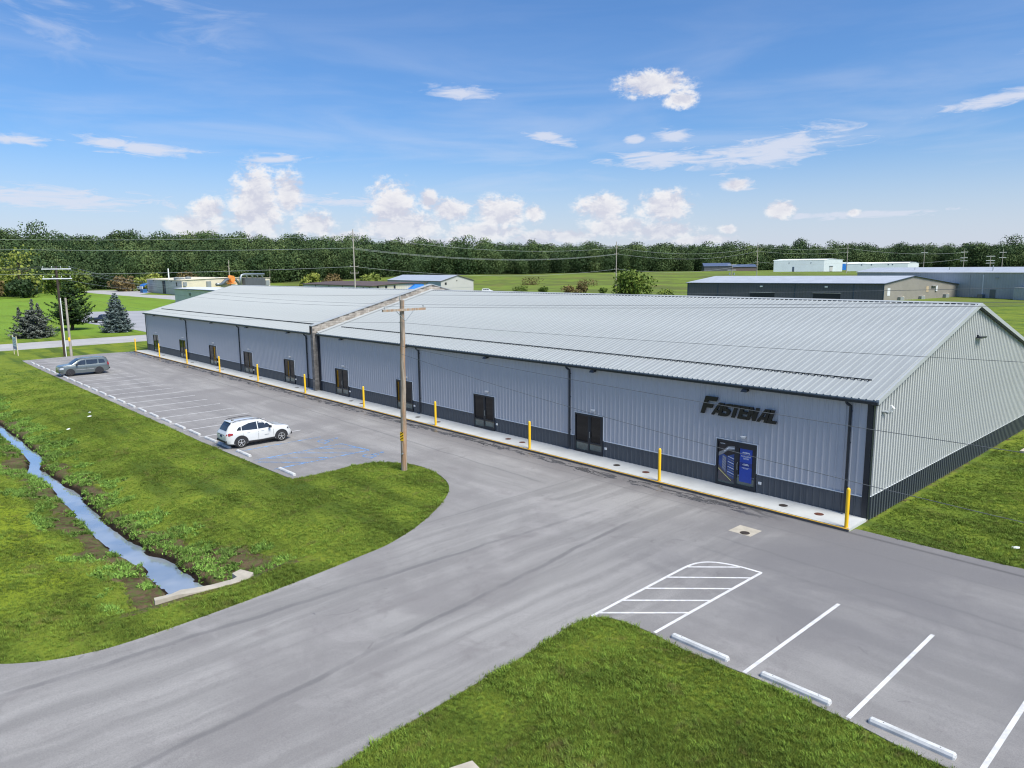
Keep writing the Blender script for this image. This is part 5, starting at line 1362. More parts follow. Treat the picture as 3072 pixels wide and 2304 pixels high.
# ================================================================== BUILDINGS BEHIND
def hz(x, y): return float(height(np.array([float(x)]), np.array([float(y)]))[0])
def gable_building(name, label, prof, A, B, Lv, mats, over=.35, z0=None, rt=.14):
    """prof: [(s, z)] across the near gable from A towards B; Lv: long direction vector"""
    A = Vector((A[0], A[1], 0)); B = Vector((B[0], B[1], 0)); g = (B-A).normalized(); Lv = Vector((Lv[0], Lv[1], 0)); ld = Lv.normalized()
    wm, rm, tm, gm = mats
    z0 = z0 if z0 is not None else min(hz(A.x, A.y), hz(B.x, B.y))-.4
    t_ = thing(name, label, 'building', (A.x, A.y, 0))
    o = MB(); n = len(prof)
    near = [g*s+Vector((0, 0, z)) for s, z in prof]; base = [g*prof[0][0]+Vector((0, 0, z0)), g*prof[-1][0]+Vector((0, 0, z0))]
    ring = [base[0]]+near+[base[1]]
    m = len(ring); vs = [tuple(p) for p in ring]+[tuple(p+Lv) for p in ring]
    flip = g.cross(ld).z > 0
    mb = MB(); mb.add(vs, [(0, 1, m+1, m)[::-1], (m-2, m-1, 2*m-1, 2*m-2)[::-1], tuple(range(2*m-1, m-1, -1))]); mb.cm = 1; mb.add(vs, [tuple(range(m))])
    mb.f = [f if flip else f[::-1] for f in mb.f]
    wall_ = mb.build('wall', [wm, gm], t_)
    rb = MB()
    for i in range(n-1):
        p, q2 = near[i], near[i+1]; d = (q2-p).normalized()
        a_ = p-(d*over if i == 0 else Vector()); b_ = q2+(d*over if i == n-2 else Vector())
        u = Vector((0, 0, rt)); e0 = -ld*over; e1 = Lv+ld*over
        v = [a_+e0, b_+e0, b_+e1, a_+e1, a_+e0+u, b_+e0+u, b_+e1+u, a_+e1+u]
        rb.add([tuple(k) for k in v], [(0, 3, 2, 1), (4, 5, 6, 7), (0, 1, 5, 4), (1, 2, 6, 5), (2, 3, 7, 6), (3, 0, 4, 7)])
    roof_ = rb.build('roof', rm, t_)
    tb = MB()
    for p0_, p1_ in ((near[0], near[0]+Lv), (near[-1], near[-1]+Lv)):
        s = -1 if p0_ is near[0] else 1
        q0 = p0_+g*s*(over+.02); q1 = p1_+g*s*(over+.02)
        tb.tube([tuple(q0-ld*over-Vector((0, 0, .06))), tuple(q1+ld*over-Vector((0, 0, .06)))], .12, 4)
    tb.build('eave_trim', tm, t_)
    tb = MB()
    pts = [near[0]-(near[1]-near[0]).normalized()*over]+near[1:-1]+[near[-1]+(near[-1]-near[-2]).normalized()*over]
    tb.tube([tuple(p-ld*(over+.03)+Vector((0, 0, .03))) for p in pts], .13, 4); tb.build('rake_trim', tm, t_)
    return t_, A, g, ld, z0
def on_wall(t_, A, d, out, u, z, w, h, mt, name, proud=.06, parent=None):
    """box on a wall: A origin of the thing, d direction along the wall, out outward normal"""
    d = Vector((d[0], d[1], 0)).normalized(); out = Vector((out[0], out[1], 0)).normalized()
    c = d*u
    p = [c-d*w/2, c+d*w/2]; vs = []
    for zz in (z, z+h):
        for k, s in ((0, -.02), (1, -.02), (1, proud), (0, proud)): q_ = p[k]+out*s; vs.append((q_.x, q_.y, zz))
    mb = MB(); mb.add(vs, [(0, 3, 2, 1), (4, 5, 6, 7), (0, 1, 5, 4), (1, 2, 6, 5), (2, 3, 7, 6), (3, 0, 4, 7)])
    return mb.build(name, mt, parent or t_)
M['b_dark'] = stripes_mat('dark_cladding', (.085, .088, .105), (1, .15), .9, .35)
M['b_beige'] = stripes_mat('beige_cladding', (.27, .255, .225), (.25, .97), .6, .12)
M['b_grey'] = stripes_mat('blue_grey_cladding', (.36, .385, .40), (.92, -.4), .9, .2)
M['b_white'] = mat('white_cladding', (.60, .66, .68), .5, 0, .04, .2)
M['b_whiteblue'] = mat('pale_blue_cladding', (.43, .50, .54), .5, 0, .04, .2)
M['b_cream'] = mat('cream_cladding', (.68, .62, .47), .6, 0, .05, .2)
M['b_pale'] = mat('pale_grey_cladding', (.55, .56, .53), .6, 0, .05, .2)
M['b_gable'] = mat('light_gable', (.44, .44, .42), .55, 0, .04, .2)
M['b_blue'] = mat('blue_grey_bay', (.44, .50, .54), .5, 0, .06, .3)
M['r_brown'] = mat('brown_roof', (.095, .066, .055), .7, 0, .2, .2, stretch=(.3, 3, 1))
M['r_pale'] = mat('pale_roof', (.46, .49, .53), .45, .2, .06, .3)
M['r_white'] = mat('white_roof', (.62, .64, .66), .5, 0, .05, .3)
M['r_blue'] = mat('blue_shed_roof', (.10, .135, .22), .4, .3, .1, .5)
M['navy'] = mat('navy_trim', (.035, .06, .10), .5, 0, .1, 1)
M['opening'] = mat('dark_opening', (.008, .012, .018), .6, 0, .1, 1)
M['blue_tarp'] = mat('blue_awning', (.015, .16, .55), .45, 0, .1, 1.5)
M['orange'] = mat('orange_machine', (.75, .27, .06), .5, 0, .1, 2)
M['duct'] = mat('duct_metal', (.17, .20, .22), .35, .5, .2, 2)
M['contain'] = stripes_mat('grey_container', (.10, .11, .125), (1, 0), .5, .4)

# dark grey warehouse with beige gable
gd = Vector((.259, .966, 0)); A = (-75.1, 201.3)
T4, A4, g4, l4, z4 = gable_building('warehouse', 'dark grey warehouse with beige gable behind the right half of the main roof', [(0, 5.0), (13.5, 7.05), (39, 3.8)], A, (A[0]+gd.x*39, A[1]+gd.y*39), (-63.3, -9.5), (M['b_dark'], M['r_pale'], M['navy'], M['b_beige']))
out = (.148, -.989); lw = (-63.3, -9.5)
for u in (37.1, 16.5): 
    d_ = on_wall(T4, A4, lw, out, u, -.1, 8.2, 1.95, M['opening'], 'bay_door'); on_wall(T4, A4, lw, out, u, 1.88, 8.6, .14, M['b_gable'], 'lintel', .12)
for u in (52.6, 26.4, 8.6, 63.6, .1): on_wall(T4, A4, lw, out, u, -.1, .22, 5.0, M['navy'], 'downpipe', .1)
for u in (37.4, 16.7): on_wall(T4, A4, lw, out, u, 3.7, .9, .45, M['white_fix'], 'wall_light', .25)
gout = (.966, -.259)
on_wall(T4, A4, gd, gout, 2.1, 1.3, 1.3, 2.3, M['r_white'], 'louvre', .08)
on_wall(T4, A4, gd, gout, 20.8, 2.0, 1.2, 1.8, mat('tan_panel', (.45, .36, .24), .7), 'tan_panel', .08)
on_wall(T4, A4, gd, gout, 25.2, 2.2, .8, 1.7, M['r_white'], 'vent_pipe', .3); on_wall(T4, A4, gd, gout, 23.8, 3.75, 1.9, .2, M['grey_fix'], 'wall_light', .6)
for u, z in ((30, 0.2), (17.6, -.1), (7.4, -.1)):
    ac = on_wall(T4, A4, gd, gout, u, z-.6, 1.7, 1.5, M['grey_fix'], 'cooling_unit', 1.0); on_wall(T4, A4, gd, gout, u+1.3, z-.2, .7, 1.2, M['b_cream'], 'unit_duct', .5)
# blue-grey warehouse at right
w5 = Vector((-.918, .397, 0)); n5 = Vector((.397, .918, 0)); A = (5.0, 206.1)
T5, A5, g5, l5, z5 = gable_building('warehouse', 'long blue-grey warehouse with low pale roof at the right edge', [(0, 7.95), (8, 9.4), (24, 7.3)], A, (A[0]+n5.x*24, A[1]+n5.y*24), tuple((w5*119.5)[:2]), (M['b_grey'], M['r_pale'], M['r_white'], M['b_grey']))
out5 = tuple((-n5)[:2]); k5 = 119.5-0; U5 = lambda u: 119.5-u
for u, w_, mt, nm in ((51.3, .35, M['r_white'], 'downpipe'), (46.7, .12, M['b_gable'], 'panel_joint'), (28, .12, M['b_gable'], 'panel_joint'), (9.4, .12, M['b_gable'], 'panel_joint')):
    on_wall(T5, A5, w5, out5, U5(u), 0 if nm != 'downpipe' else 1.2, w_, 7.0 if nm != 'downpipe' else 6, mt, nm, .12)
on_wall(T5, A5, w5, out5, U5(54.7), -.1, 1.9, 2.8, mat('grey_green_door', (.14, .16, .15), .6), 'door', .08)
on_wall(T5, A5, w5, out5, U5(55.7), 6.1, .9, .35, M['grey_fix'], 'wall_light', .3)
on_wall(T5, A5, w5, out5, U5(51.4), -.1, 1.7, 1.2, M['duct'], 'cooling_unit', 1.2)
on_wall(T5, A5, w5, out5, U5(66.5), -.1, 6.0, 3.7, M['b_grey'], 'lean_to', 3.0)
for u in (36.5, 22.9): 
    p = Vector((A5.x, A5.y, 0)); q_ = w5*U5(u)+n5*3; mb = MB(); mb.tube([(q_.x, q_.y, 8.2), (q_.x, q_.y, 9.6)], .12, 6); mb.build('roof_vent', M['grey_fix'], T5)
q_ = w5*U5(52.6)+n5*2; mb = MB(); mb.tube([(q_.x, q_.y, 8.2), (q_.x, q_.y, 10.1)], .14, 6); mb.build('roof_vent', M['grey_fix'], T5)
# cream workshop with ducts
A = (-341.3, 86.6); B = (-368, 141.3)
T1, A1, g1, l1, z1_ = gable_building('workshop', 'low cream workshop with rooftop ducts and an orange blower behind the warehouse', [(0, 6.9), (30, 7.6), (60.9, 6.9)], A, B, (-79.7, 8.4), (M['b_pale'], M['b_cream'], M['b_cream'], M['b_cream']), .3)
wl1 = (-79.7, 8.4); o1 = (-.105, -.99); L1 = 80.4
on_wall(T1, A1, wl1, o1, L1-42.4, .0, 6.5, 6.3, M['opening'], 'loading_door'); on_wall(T1, A1, wl1, o1, L1-44.5, 0, 2.0, 6.3, M['navy'], 'door_jamb', .3)
on_wall(T1, A1, wl1, o1, L1-70, 4.0, 2.6, 1.8, M['opening'], 'window')
for u in (23, 52): on_wall(T1, A1, wl1, o1, L1-u, 0, .3, 6.6, M['b_gable'], 'panel_joint', .05)
for u in (18, 60): on_wall(T1, A1, wl1, o1, L1-u, 6.0, .8, .4, M['duct'], 'wall_light', .4)
wr1 = (-26.7, 54.7); o1r = (.899, .438)
for u, z, w_, h in ((1.3, 4.1, 1.6, 1.9), (16, 2.9, 2.4, 3.2), (58, 3.2, 2.8, 2.6), (26.0, 3.9, 3.0, 1.3)):
    v_ = on_wall(T1, A1, wr1, o1r, u, z, w_, h, M['grey_fix'], 'air_intake', 1.0)
def wpt(u, z, off=2.0):
    d = Vector(wr1).normalized(); return (d.x*u+.899*off, d.y*u+.438*off, z)
mb = MB(); mb.tube([wpt(19.5, 4.4), wpt(22.5, 4.4), wpt(24, 5.1), wpt(26, 6.4), wpt(28.5, 6.9)], .75, 10); mb.tube([wpt(30.5, 6.9), wpt(33, 6.3), wpt(34.5, 5.0), wpt(35, 3.5)], .6, 10); mb.build('duct', M['duct'], T1, smooth=True)
mb = MB(); mb.tube([wpt(36.2, 3), wpt(36.4, 7.6), wpt(37.2, 8.7), wpt(39, 9.1), wpt(54, 9.0)], .55, 10)
for u in (41.5, 45.5, 49.5, 53): mb.tube([wpt(u-2.0, 8.9), wpt(u-.6, 8.3), wpt(u-.2, 6.6)], .32, 8)
mb.build('exhaust_manifold', M['galv'], T1, smooth=True)
mb = MB(); p0_, p1_ = wpt(39.4, 0, 1.3), wpt(54.5, 0, 1.3); mb.obox(((p0_[0]+p1_[0])/2, (p0_[1]+p1_[1])/2), wr1, 7.6, 1.0, 2.5, 7.1); mb.build('filter_box', M['contain'], T1)
bl = MB(); cc = wpt(29.3, 6.6, 2.6); n_ = 14
d1 = Vector(wr1).normalized()
ring = [(cc[0]+d1.x*1.6*math.cos(t_), cc[1]+d1.y*1.6*math.cos(t_), 6.9+1.7*math.sin(t_)) for t_ in np.linspace(0, 2*math.pi, n_, endpoint=False)]
bl.add([(x-.8, y-.4, z) for x, y, z in ring]+[(x+.8, y+.4, z) for x, y, z in ring], [tuple(range(n_)), tuple(range(2*n_-1, n_-1, -1))]+[(i, n_+i, n_+(i+1) % n_, (i+1) % n_) for i in range(n_)])
bl.tube([wpt(29, 6.5, 2.6), wpt(28.2, 3.0, 2.6)], .35, 6); bl.obox(wpt(29.2, 0, 2.6)[:2], wr1, 2.0, 1.2, 4.6, 5.2); bl.box(cc[0]-1.4, cc[0]-.4, cc[1]-1.2, cc[1]+.2, 7.6, 8.7)
bl.build('orange_blower', M['orange'], T1)
for u, off, z in ((5, -8, 8.0), (12, -12, 7.8), (18, -14, 8.1), (33, -10, 7.6), (24, -20, 7.9)):
    c = wpt(u, 0, off); mb = MB(); mb.cyl(c, 1.3, 6.9, z-.2, 12); mb.cyl(c, 1.7, z-.2, z+.25, 12, .6); mb.build('roof_fan', M['grey_fix'], T1)
mb = MB(); mb.tube([(-25, 2.5, 6.5), (-25, 2.5, 12.4)], .3, 8); mb.build('flue', M['white_fix'], T1)
aw = thing('awning_stand', 'bright blue canopy and blue box with a white sign in front of the cream workshop', 'kiosk', (-412, 92.3, 0))
mb = MB(); n_ = 8
for k in range(n_):
    a0, a1 = math.pi/2*k/n_, math.pi/2*(k+1)/n_; f = lambda a_: (-2.8*math.sin(a_)*.2, -2.8*math.sin(a_), 2.9+1.8*math.cos(a_))
    x0, y0, q0 = f(a0); x1, y1, q1 = f(a1); mb.add([(x0-3.5, y0, q0), (x0+5, y0, q0), (x1+5, y1, q1), (x1-3.5, y1, q1)], [(0, 3, 2, 1)])
mb.build('canopy', M['blue_tarp'], aw)
mb = MB(); mb.box(-2.0, 2.8, -3.2, -1.0, -.2, 1.9); mb.build('box', mat('blue_box', (.02, .12, .34), .5), aw)
mb = MB(); mb.box(-4.5, 4.8, -3.9, -3.7, 2.0, 3.4); sg2 = mb.build('sign_board', M['white_fix'], aw); mb = MB(); mb.box(-3.6, -.6, -3.96, -3.905, 2.4, 3.0); mb.build('print_block', M['navy'], sg2)
# small grey-white building in front of it
mb_ = gable_building('office_block', 'small pale grey flat-roofed building peeking over the left end of the main roof', [(0, 4.8), (7, 5.1), (14, 4.8)], (-222, 57.2), (-219, 71), (-45.3, 1.9), (M['b_pale'], M['r_white'], M['navy'], M['b_pale']), .4)
on_wall(mb_[0], mb_[1], (-45.3, 1.9), (-.04, -1), 27.5, 2.6, 1.1, .9, M['duct'], 'wall_light', .3); on_wall(mb_[0], mb_[1], (-45.3, 1.9), (-.04, -1), 19, 1.4, 6, 1.1, M['navy'], 'window')
# brown-roofed low building with blue bays and cream windows side
A = (-232.3, 120.6)
T3, A3, g3, l3, z3_ = gable_building('storage_building', 'long low brown-roofed building with pale blue bay doors and a cream window side', [(0, 4.55), (12, 5.3), (25.2, 5.35)], A, (-232.2, 145.8), (-77, 10.3), (M['b_blue'], M['r_brown'], mat('brown_trim', (.06, .04, .035), .6), stripes_mat('cream_panels', (.52, .49, .40), (0, 1), 1.1, .25)), .6)
wl3 = (-77, 10.3); o3 = (-.13, -.99)
for u in (16.5, 32.7, 47.8, 62.7): on_wall(T3, A3, wl3, o3, 77.9-u, -.1, .35, 4.4, M['navy'], 'bay_post', .15)
for a_, b_ in ((0, 16.5), (16.5, 32.7), (32.7, 47.8), (47.8, 62.7)): on_wall(T3, A3, wl3, o3, 77.9-(a_+b_)/2, -.1, (b_-a_)*.84, 3.5, M['b_blue'], 'bay_door', .08)
for u in (69.2, 75): on_wall(T3, A3, wl3, o3, 77.9-u, -.1, 1.2, 4.1, M['opening'], 'door', .08)
for u in (25, 55): on_wall(T3, A3, wl3, o3, 77.9-u, 2.6, .8, .5, M['white_fix'], 'wall_light', .3)
for u, w_ in ((2.25, .9), (6.05, .9), (9.95, .9), (13.25, .9), (19.85, .9), (23.05, .9)):
    w__ = on_wall(T3, A3, (0, 1), (1, 0), u, 3.0, w_, 1.6, M['opening'], 'window', .05); on_wall(T3, A3, (0, 1), (1, 0), u, 4.62, w_+.3, .12, M['b_white'], 'sill', .08, w__)
on_wall(T3, A3, (0, 1), (1, 0), 12.6, 2.6, 25, .12, M['b_gable'], 'belt', .06)
cp3 = thing('canopy', 'bright blue slanted canopy beside the cream window wall, showing over the ridge', 'canopy', (-232.2, 135.6, 0))
mb = MB(); mb.add([(.1, 0, 2.6), (.1, 6.6, 2.6), (.1, 8.6, 4.7), (.1, 4.2, 4.8), (2.6, -.8, 2.2), (2.6, 5.8, 2.2), (1.4, 8.2, 4.5), (1.4, 3.8, 4.6)], [(0, 3, 2, 1), (4, 5, 6, 7), (0, 4, 7, 3), (3, 7, 6, 2), (2, 6, 5, 1), (1, 5, 4, 0)]); mb.build('sheet', M['blue_tarp'], cp3)
mb = MB(); mb.tube([(2.4, 0, -.2), (2.4, 0, 2.3)], .08, 6); mb.tube([(2.4, 5.6, -.2), (2.4, 5.6, 2.3)], .08, 6); mb.build('post', M['grey_fix'], cp3)
# light metal building with gable
T6, A6, g6, l6, z6_ = gable_building('metal_building', 'light grey metal building with pale gable behind the fire wall parapet', [(0, 5.4), (11.2, 7.8), (22.4, 5.4)], (-249, 166), (-253, 188), (-64, 14), (M['b_blue'], M['r_pale'], mat('gable_trim', (.12, .11, .12), .6), M['b_gable']), .35)
gg = (-4, 22); go = (.984, .179)
on_wall(T6, A6, gg, go, 3.2, 3.7, 1.2, 1.1, M['opening'], 'window', .05); on_wall(T6, A6, gg, go, 10.7, 5.2, .5, .5, M['opening'], 'vent', .1); on_wall(T6, A6, gg, go, 11.1, 2.2, 21, .08, M['grey_fix'], 'panel_joint', .04)
# white warehouse far, low white one, blue shed, two dark sheds
T7, A7, g7, l7, z7_ = gable_building('far_warehouse', 'pale blue and white boxy warehouse far out on the plain', [(0, 14.0), (6, 14.7), (14, 13.9)], (-215.8, 469.5), (-209.2, 480), (-23.4, -25.4), (M['b_whiteblue'], M['b_white'], M['b_white'], M['b_white']), .3, 5.5)
l7v = (-23.4, -25.4); o7 = (.735, -.678)
on_wall(T7, A7, l7v, o7, 21, 6, 1.2, 3.6, M['navy'], 'door', .2); on_wall(T7, A7, l7v, o7, 24, 12, .5, .5, M['navy'], 'vent', .2); on_wall(T7, A7, l7v, o7, 9, 12, .5, .5, M['navy'], 'vent', .2)
on_wall(T7, A7, (6.6, 10.5), (.847, -.532), 5.5, 6.3, 2.2, 3.4, M['b_gable'], 'door', .15); on_wall(T7, A7, (6.6, 10.5), (.847, -.532), 5.5, 9.7, 2.8, .25, M['navy'], 'door_hood', .4)
T8 = gable_building('far_warehouse', 'long low white building with a domed end, right of the boxy far warehouse', [(0, 11.2), (2.5, 11.9), (6, 12.0), (9, 11.2)], (-184.2, 533.1), (-179.5, 541), (-29.3, -32), (M['b_whiteblue'], M['b_white'], M['navy'], M['b_white']), .3, 5.5)
for u in (33, 26, 14, 11): on_wall(T8[0], T8[1], (-29.3, -32), (.737, -.675), u, 10, .9, .7, M['navy'], 'window', .1)
T9 = gable_building('far_shed', 'blue far shed between the two white far buildings', [(0, 11.6), (4, 12.4), (8, 11.6)], (-228, 545), (-222, 551), (-12, -13), (M['blue_tarp'], M['b_white'], M['b_white'], M['blue_tarp']), .4, 5.5)
on_wall(T9[0], T9[1], (-12, -13), (.735, -.678), 9, 5.8, 6, 3.6, M['b_white'], 'shutter', .1)
T10 = gable_building('dark_shed', 'left dark shed with bluish roof under the wooded hill', [(0, 10.6), (5, 13.0), (10, 10.6)], (-313, 513), (-320, 520), (-15, -16), (M['b_dark'], M['r_blue'], M['r_blue'], M['b_dark']), .5, 4.5)
T11 = gable_building('dark_shed', 'right dark brown shed with bluish roof under the wooded hill', [(0, 9.9), (4, 11.6), (9, 9.9)], (-298.5, 527.5), (-305, 533), (-13, -13.8), (mat('brown_clad', (.12, .09, .085), .6), M['r_blue'], M['r_blue'], M['b_dark']), .5, 4.5)

# ================================================================== VEGETATION
M['leaf_wood'] = island_mat('wood_leaves', (.034, .070, .023), (.064, .104, .032), .7, hue=.10, patch=.20, psc=.035, vr=.85)
M['leaf_mid'] = island_mat('mid_leaves', (.055, .105, .016), (.135, .185, .030), .7, hue=.05, patch=.15, psc=.3)
M['leaf_light'] = island_mat('light_leaves', (.085, .135, .020), (.19, .225, .045), .7, hue=.06, patch=.15, psc=.25)
M['leaf_rust'] = island_mat('rusty_leaves', (.10, .075, .030), (.17, .13, .05), .75, hue=.03, patch=.15)
M['pine'] = island_mat('pine_needles', (.030, .068, .018), (.065, .110, .028), .7, hue=.02, patch=.2, psc=.6)
M['spruce'] = island_mat('blue_spruce_needles', (.060, .088, .085), (.15, .19, .185), .75, hue=.02, patch=.22, psc=.7)
M['spruce2'] = island_mat('grey_spruce_needles', (.062, .078, .062), (.15, .165, .145), .75, hue=.02, patch=.25, psc=.7)
M['bark'] = mat('bark', (.085, .065, .048), .95, 0, .3, 3)
M['bark_pale'] = mat('pale_bark', (.42, .38, .31), .9, 0, .2, 3)
def quads(P_, N_, size, aspect=1.0, seed=0, jit=.6):
    """clump cards: one random quad per point, roughly facing N"""
    r = np.random.default_rng(seed); n = len(P_)
    N_ = N_+r.normal(0, jit, (n, 3)); N_ /= np.linalg.norm(N_, axis=1)[:, None]+1e-9
    R0 = r.normal(0, 1, (n, 3)); Tn = np.cross(N_, R0); Tn /= np.linalg.norm(Tn, axis=1)[:, None]+1e-9; Bn = np.cross(N_, Tn)
    s = (size if np.ndim(size) else np.full(n, size))*r.uniform(.6, 1.35, n); s = s[:, None]
    k = r.uniform(.7, 1.2, (4, n, 1))
    V_ = np.stack([P_-Tn*s*k[0], P_-Bn*s*aspect*k[1], P_+Tn*s*k[2], P_+Bn*s*aspect*k[3]], 1).reshape(-1, 3)
    return V_, np.arange(4*n).reshape(-1, 4)
def crown_points(n, H_, W_, z0, lobes, seed, flat=.75, big=1.0):
    r = np.random.default_rng(seed); out_p = []; out_n = []
    L_c = []
    for k in range(lobes):
        t = r.random(); a_ = r.uniform(0, 2*math.pi); zz = z0+(H_-z0)*(.12+.80*t); prof_ = math.sin(math.pi*min(.93, .20+.70*t))**.7
        rad = W_/2*prof_*r.uniform(.35, .80); L_c.append((rad*math.cos(a_), rad*math.sin(a_), zz, W_*r.uniform(.15, .27)*(.7+.5*prof_)*big))
    L_c.append((0, 0, H_-W_*.16, W_*.20))
    ws_ = np.array([l[3]**2 for l in L_c]); ws_ /= ws_.sum(); pick = r.choice(len(L_c), n, p=ws_); Lc = np.array(L_c)[pick]
    d = r.normal(0, 1, (n, 3)); d /= np.linalg.norm(d, axis=1)[:, None]; rad = Lc[:, 3:4]*r.uniform(.60 if big == 1 else .80, 1.08, (n, 1))
    P_ = Lc[:, :3]+d*rad*np.array([1, 1, flat]); return P_, d
def leafy(name, H_, W_, z0, n, size, mt, seed, lobes=22, trunk=None, bark=None, label=None, cat='tree', loc=(0, 0, 0), group=None, rz=0.0, kind='tree'):
    t_ = thing(name, label, cat, loc, rz, group)
    P_, d = crown_points(n, H_, W_, z0, lobes, seed)
    P_[:, 2] = np.maximum(P_[:, 2], .05)
    V_, F_ = quads(P_, d, size, 1.0, seed+1); mesh_obj('crown', np_mesh('crown', V_, F_, mt), t_)
    mb = MB(); r = np.random.default_rng(seed)
    tr_ = trunk or H_*.022
    mb.tube([(0, 0, -.2), (.1, 0, H_*.3), (.0, .15, H_*.62), (0, 0, H_*.85)], [tr_*1.3, tr_, tr_*.6, tr_*.15], 8)
    for k in range(6):
        a_ = r.uniform(0, 6.28); zz = H_*r.uniform(.2, .6); mb.tube([(0, 0, zz), (W_*.18*math.cos(a_), W_*.18*math.sin(a_), zz+H_*.10), (W_*.34*math.cos(a_), W_*.34*math.sin(a_), zz+H_*.17)], [tr_*.5, tr_*.3, tr_*.08], 5)
    mb.build('trunk', bark or M['bark'], t_)
    return t_
def conifer(name, label, H_, W_, mt, seed, loc, z0=.3, whorls=26, per=13, droop=.25, shape=1.0, irregular=.15, size=.14, open_=1.0, tips=None):
    t_ = thing(name, label, 'tree', loc); r = np.random.default_rng(seed); Pp = []; Nn = []; tb = MB()
    tb.tube([(0, 0, -.2), (0, 0, H_*.5), (0, 0, H_*.97)], [W_*.035, W_*.02, .02], 8)
    for i in range(whorls):
        t = (i+r.uniform(-.3, .3))/whorls; t = min(max(t, 0), 1); z = z0+(H_-z0)*t
        Rr = W_/2*((1-t)**shape)*(1 if t > .08 else .82)+.10
        for k in range(per):
            a_ = 2*math.pi*(k+r.uniform(-.4, .4))/per+i*.9; R1 = Rr*r.uniform(1-irregular*2, 1+irregular)
            m_ = max(3, int(R1*7*open_)); tt = np.linspace(.12, 1, m_)
            zz = z-droop*R1*(tt**1.2)+(.22*R1*tt**3)
            w_ = .10+.26*R1*np.sin(np.pi*np.clip(tt*.9+.05, 0, 1))
            for q_ in range(4):
                off = r.uniform(-1, 1, m_)*w_
                Pp.append(np.stack([R1*tt*math.cos(a_)-off*math.sin(a_), R1*tt*math.sin(a_)+off*math.cos(a_), zz-np.abs(off)*.35+r.uniform(-.05, .05, m_)], 1))
                Nn.append(np.tile([.25*math.cos(a_), .25*math.sin(a_), .95], (m_, 1)))
            if k % 3 == 0: tb.tube([(0, 0, z), (R1*.8*math.cos(a_), R1*.8*math.sin(a_), z-droop*R1*.7)], [.03, .01], 4)
    if tips:
        for (tx_, ty_, tz_, th_) in tips:
            for k in range(60):
                u = k/60; rad = .12+.28*(1-u); aa = r.uniform(0, 6.28); m_ = 4
                Pp.append(np.array([[tx_+rad*math.cos(aa)*q_, ty_+rad*math.sin(aa)*q_, tz_+th_*u] for q_ in (.3, .6, .9, 1.1)])); Nn.append(np.tile([math.cos(aa)*.5, math.sin(aa)*.5, .6], (4, 1)))
            tb.tube([(0, 0, tz_-.8), (tx_*.6, ty_*.6, tz_-.5), (tx_, ty_, tz_), (tx_, ty_, tz_+th_)], [.06, .05, .04, .01], 5)
    Pp = np.concatenate(Pp); Nn = np.concatenate(Nn)
    Pp[:, 2] = np.maximum(Pp[:, 2], .06)
    V_, F_ = quads(Pp, Nn, size, .55, seed+2, .45); mesh_obj('crown', np_mesh('crown', V_, F_, mt), t_)
    tb.build('trunk', M['bark'], t_); return t_
conifer('blue_spruce', 'dense blue spruce of neat cone shape beside the pickup truck across the street', 7.3, 5.9, M['spruce'], 31, (-137.5, 6.2, ZL), .25, 30, 14, .22, .80, .16, .17)
conifer('pine_tree', 'dark green spreading pine behind the dark utility pole', 9.7, 8.8, M['pine'], 32, (-150.5, 1.6, ZL), 1.3, 17, 9, -.02, .62, .30, .24, .9)
conifer('grey_spruce', 'ragged grey-green spruce with several broken leaders at far left across the street', 4.9, 7.0, M['spruce2'], 33, (-136.5, -7.3, ZL), .2, 16, 13, .16, .42, .28, .19, 1.0, tips=[(-1.7,-1.5,3.3,1.9),(.1,.2,4.3,2.3),(.9,.9,4.0,1.9),(-.3,1.5,3.6,1.2)])
leafy('round_bush', 4.1, 6.2, .1, 2600, .20, M['leaf_mid'], 41, 18, .1, label='round green bush at the left edge across the street', cat='bush', loc=(-148.5, -14.2, ZL))
# tree out on the field
leafy('field_tree', 9.2, 14.5, .2, 3600, .42, M['leaf_mid'], 42, 30, .22, label='broad dark green tree standing alone on the field right of the slim pole', loc=(-159.0, 187.5, ZL))
# lighter trees at the left edge of the wood
for i, (x, y, H_, W_, mt, lb) in enumerate([(-372, 5, 19, 17, 'leaf_light', 'tall light green tree at the left picture edge before the wood'), (-401, 33, 22, 24, 'leaf_light', 'broad yellowish-green tree with rounded crown at the left edge of the wood'),
        (-415, 52, 13, 15, 'leaf_mid', 'green tree behind the dark utility pole, its foot on the mown land'), (-374, 19, 9, 8, 'leaf_rust', 'small rust-brown tree between the light trees at left'), (-380, 30, 8, 12, 'leaf_wood', 'low dark tree at the foot of the yellowish broad tree'),
        (-440, 66, 12, 13, 'leaf_light', 'light tree with upright shoots behind the spreading pine'), (-455, 92, 8, 14, 'leaf_rust', 'brownish scrub tree at the end of the far drive'), (-445, 101, 7, 12, 'leaf_light', 'low olive tree behind the far drive'),
        (-462, 112, 10, 14, 'leaf_light', 'pale tree left of the cream workshop'), (-455, 128, 9, 17, 'leaf_rust', 'wide rust-tinged scrub tree directly left of the cream workshop'), (-380, 172, 9, 13, 'leaf_light', 'yellow-green tree right of the cream workshop'),
        (-372, 181, 7.5, 12, 'leaf_rust', 'golden-brown tree right of the cream workshop'), (-352, 192, 7.5, 16, 'leaf_light', 'low golden tree above the brown roof'), (-330, 205, 5, 10, 'leaf_mid', 'small green tree above the brown roof near the steel pole')]):
    leafy('tree', H_, W_, .1, 1500, .55, M[mt], 60+i, 20, label=lb, loc=(x, y, hz(x, y)))
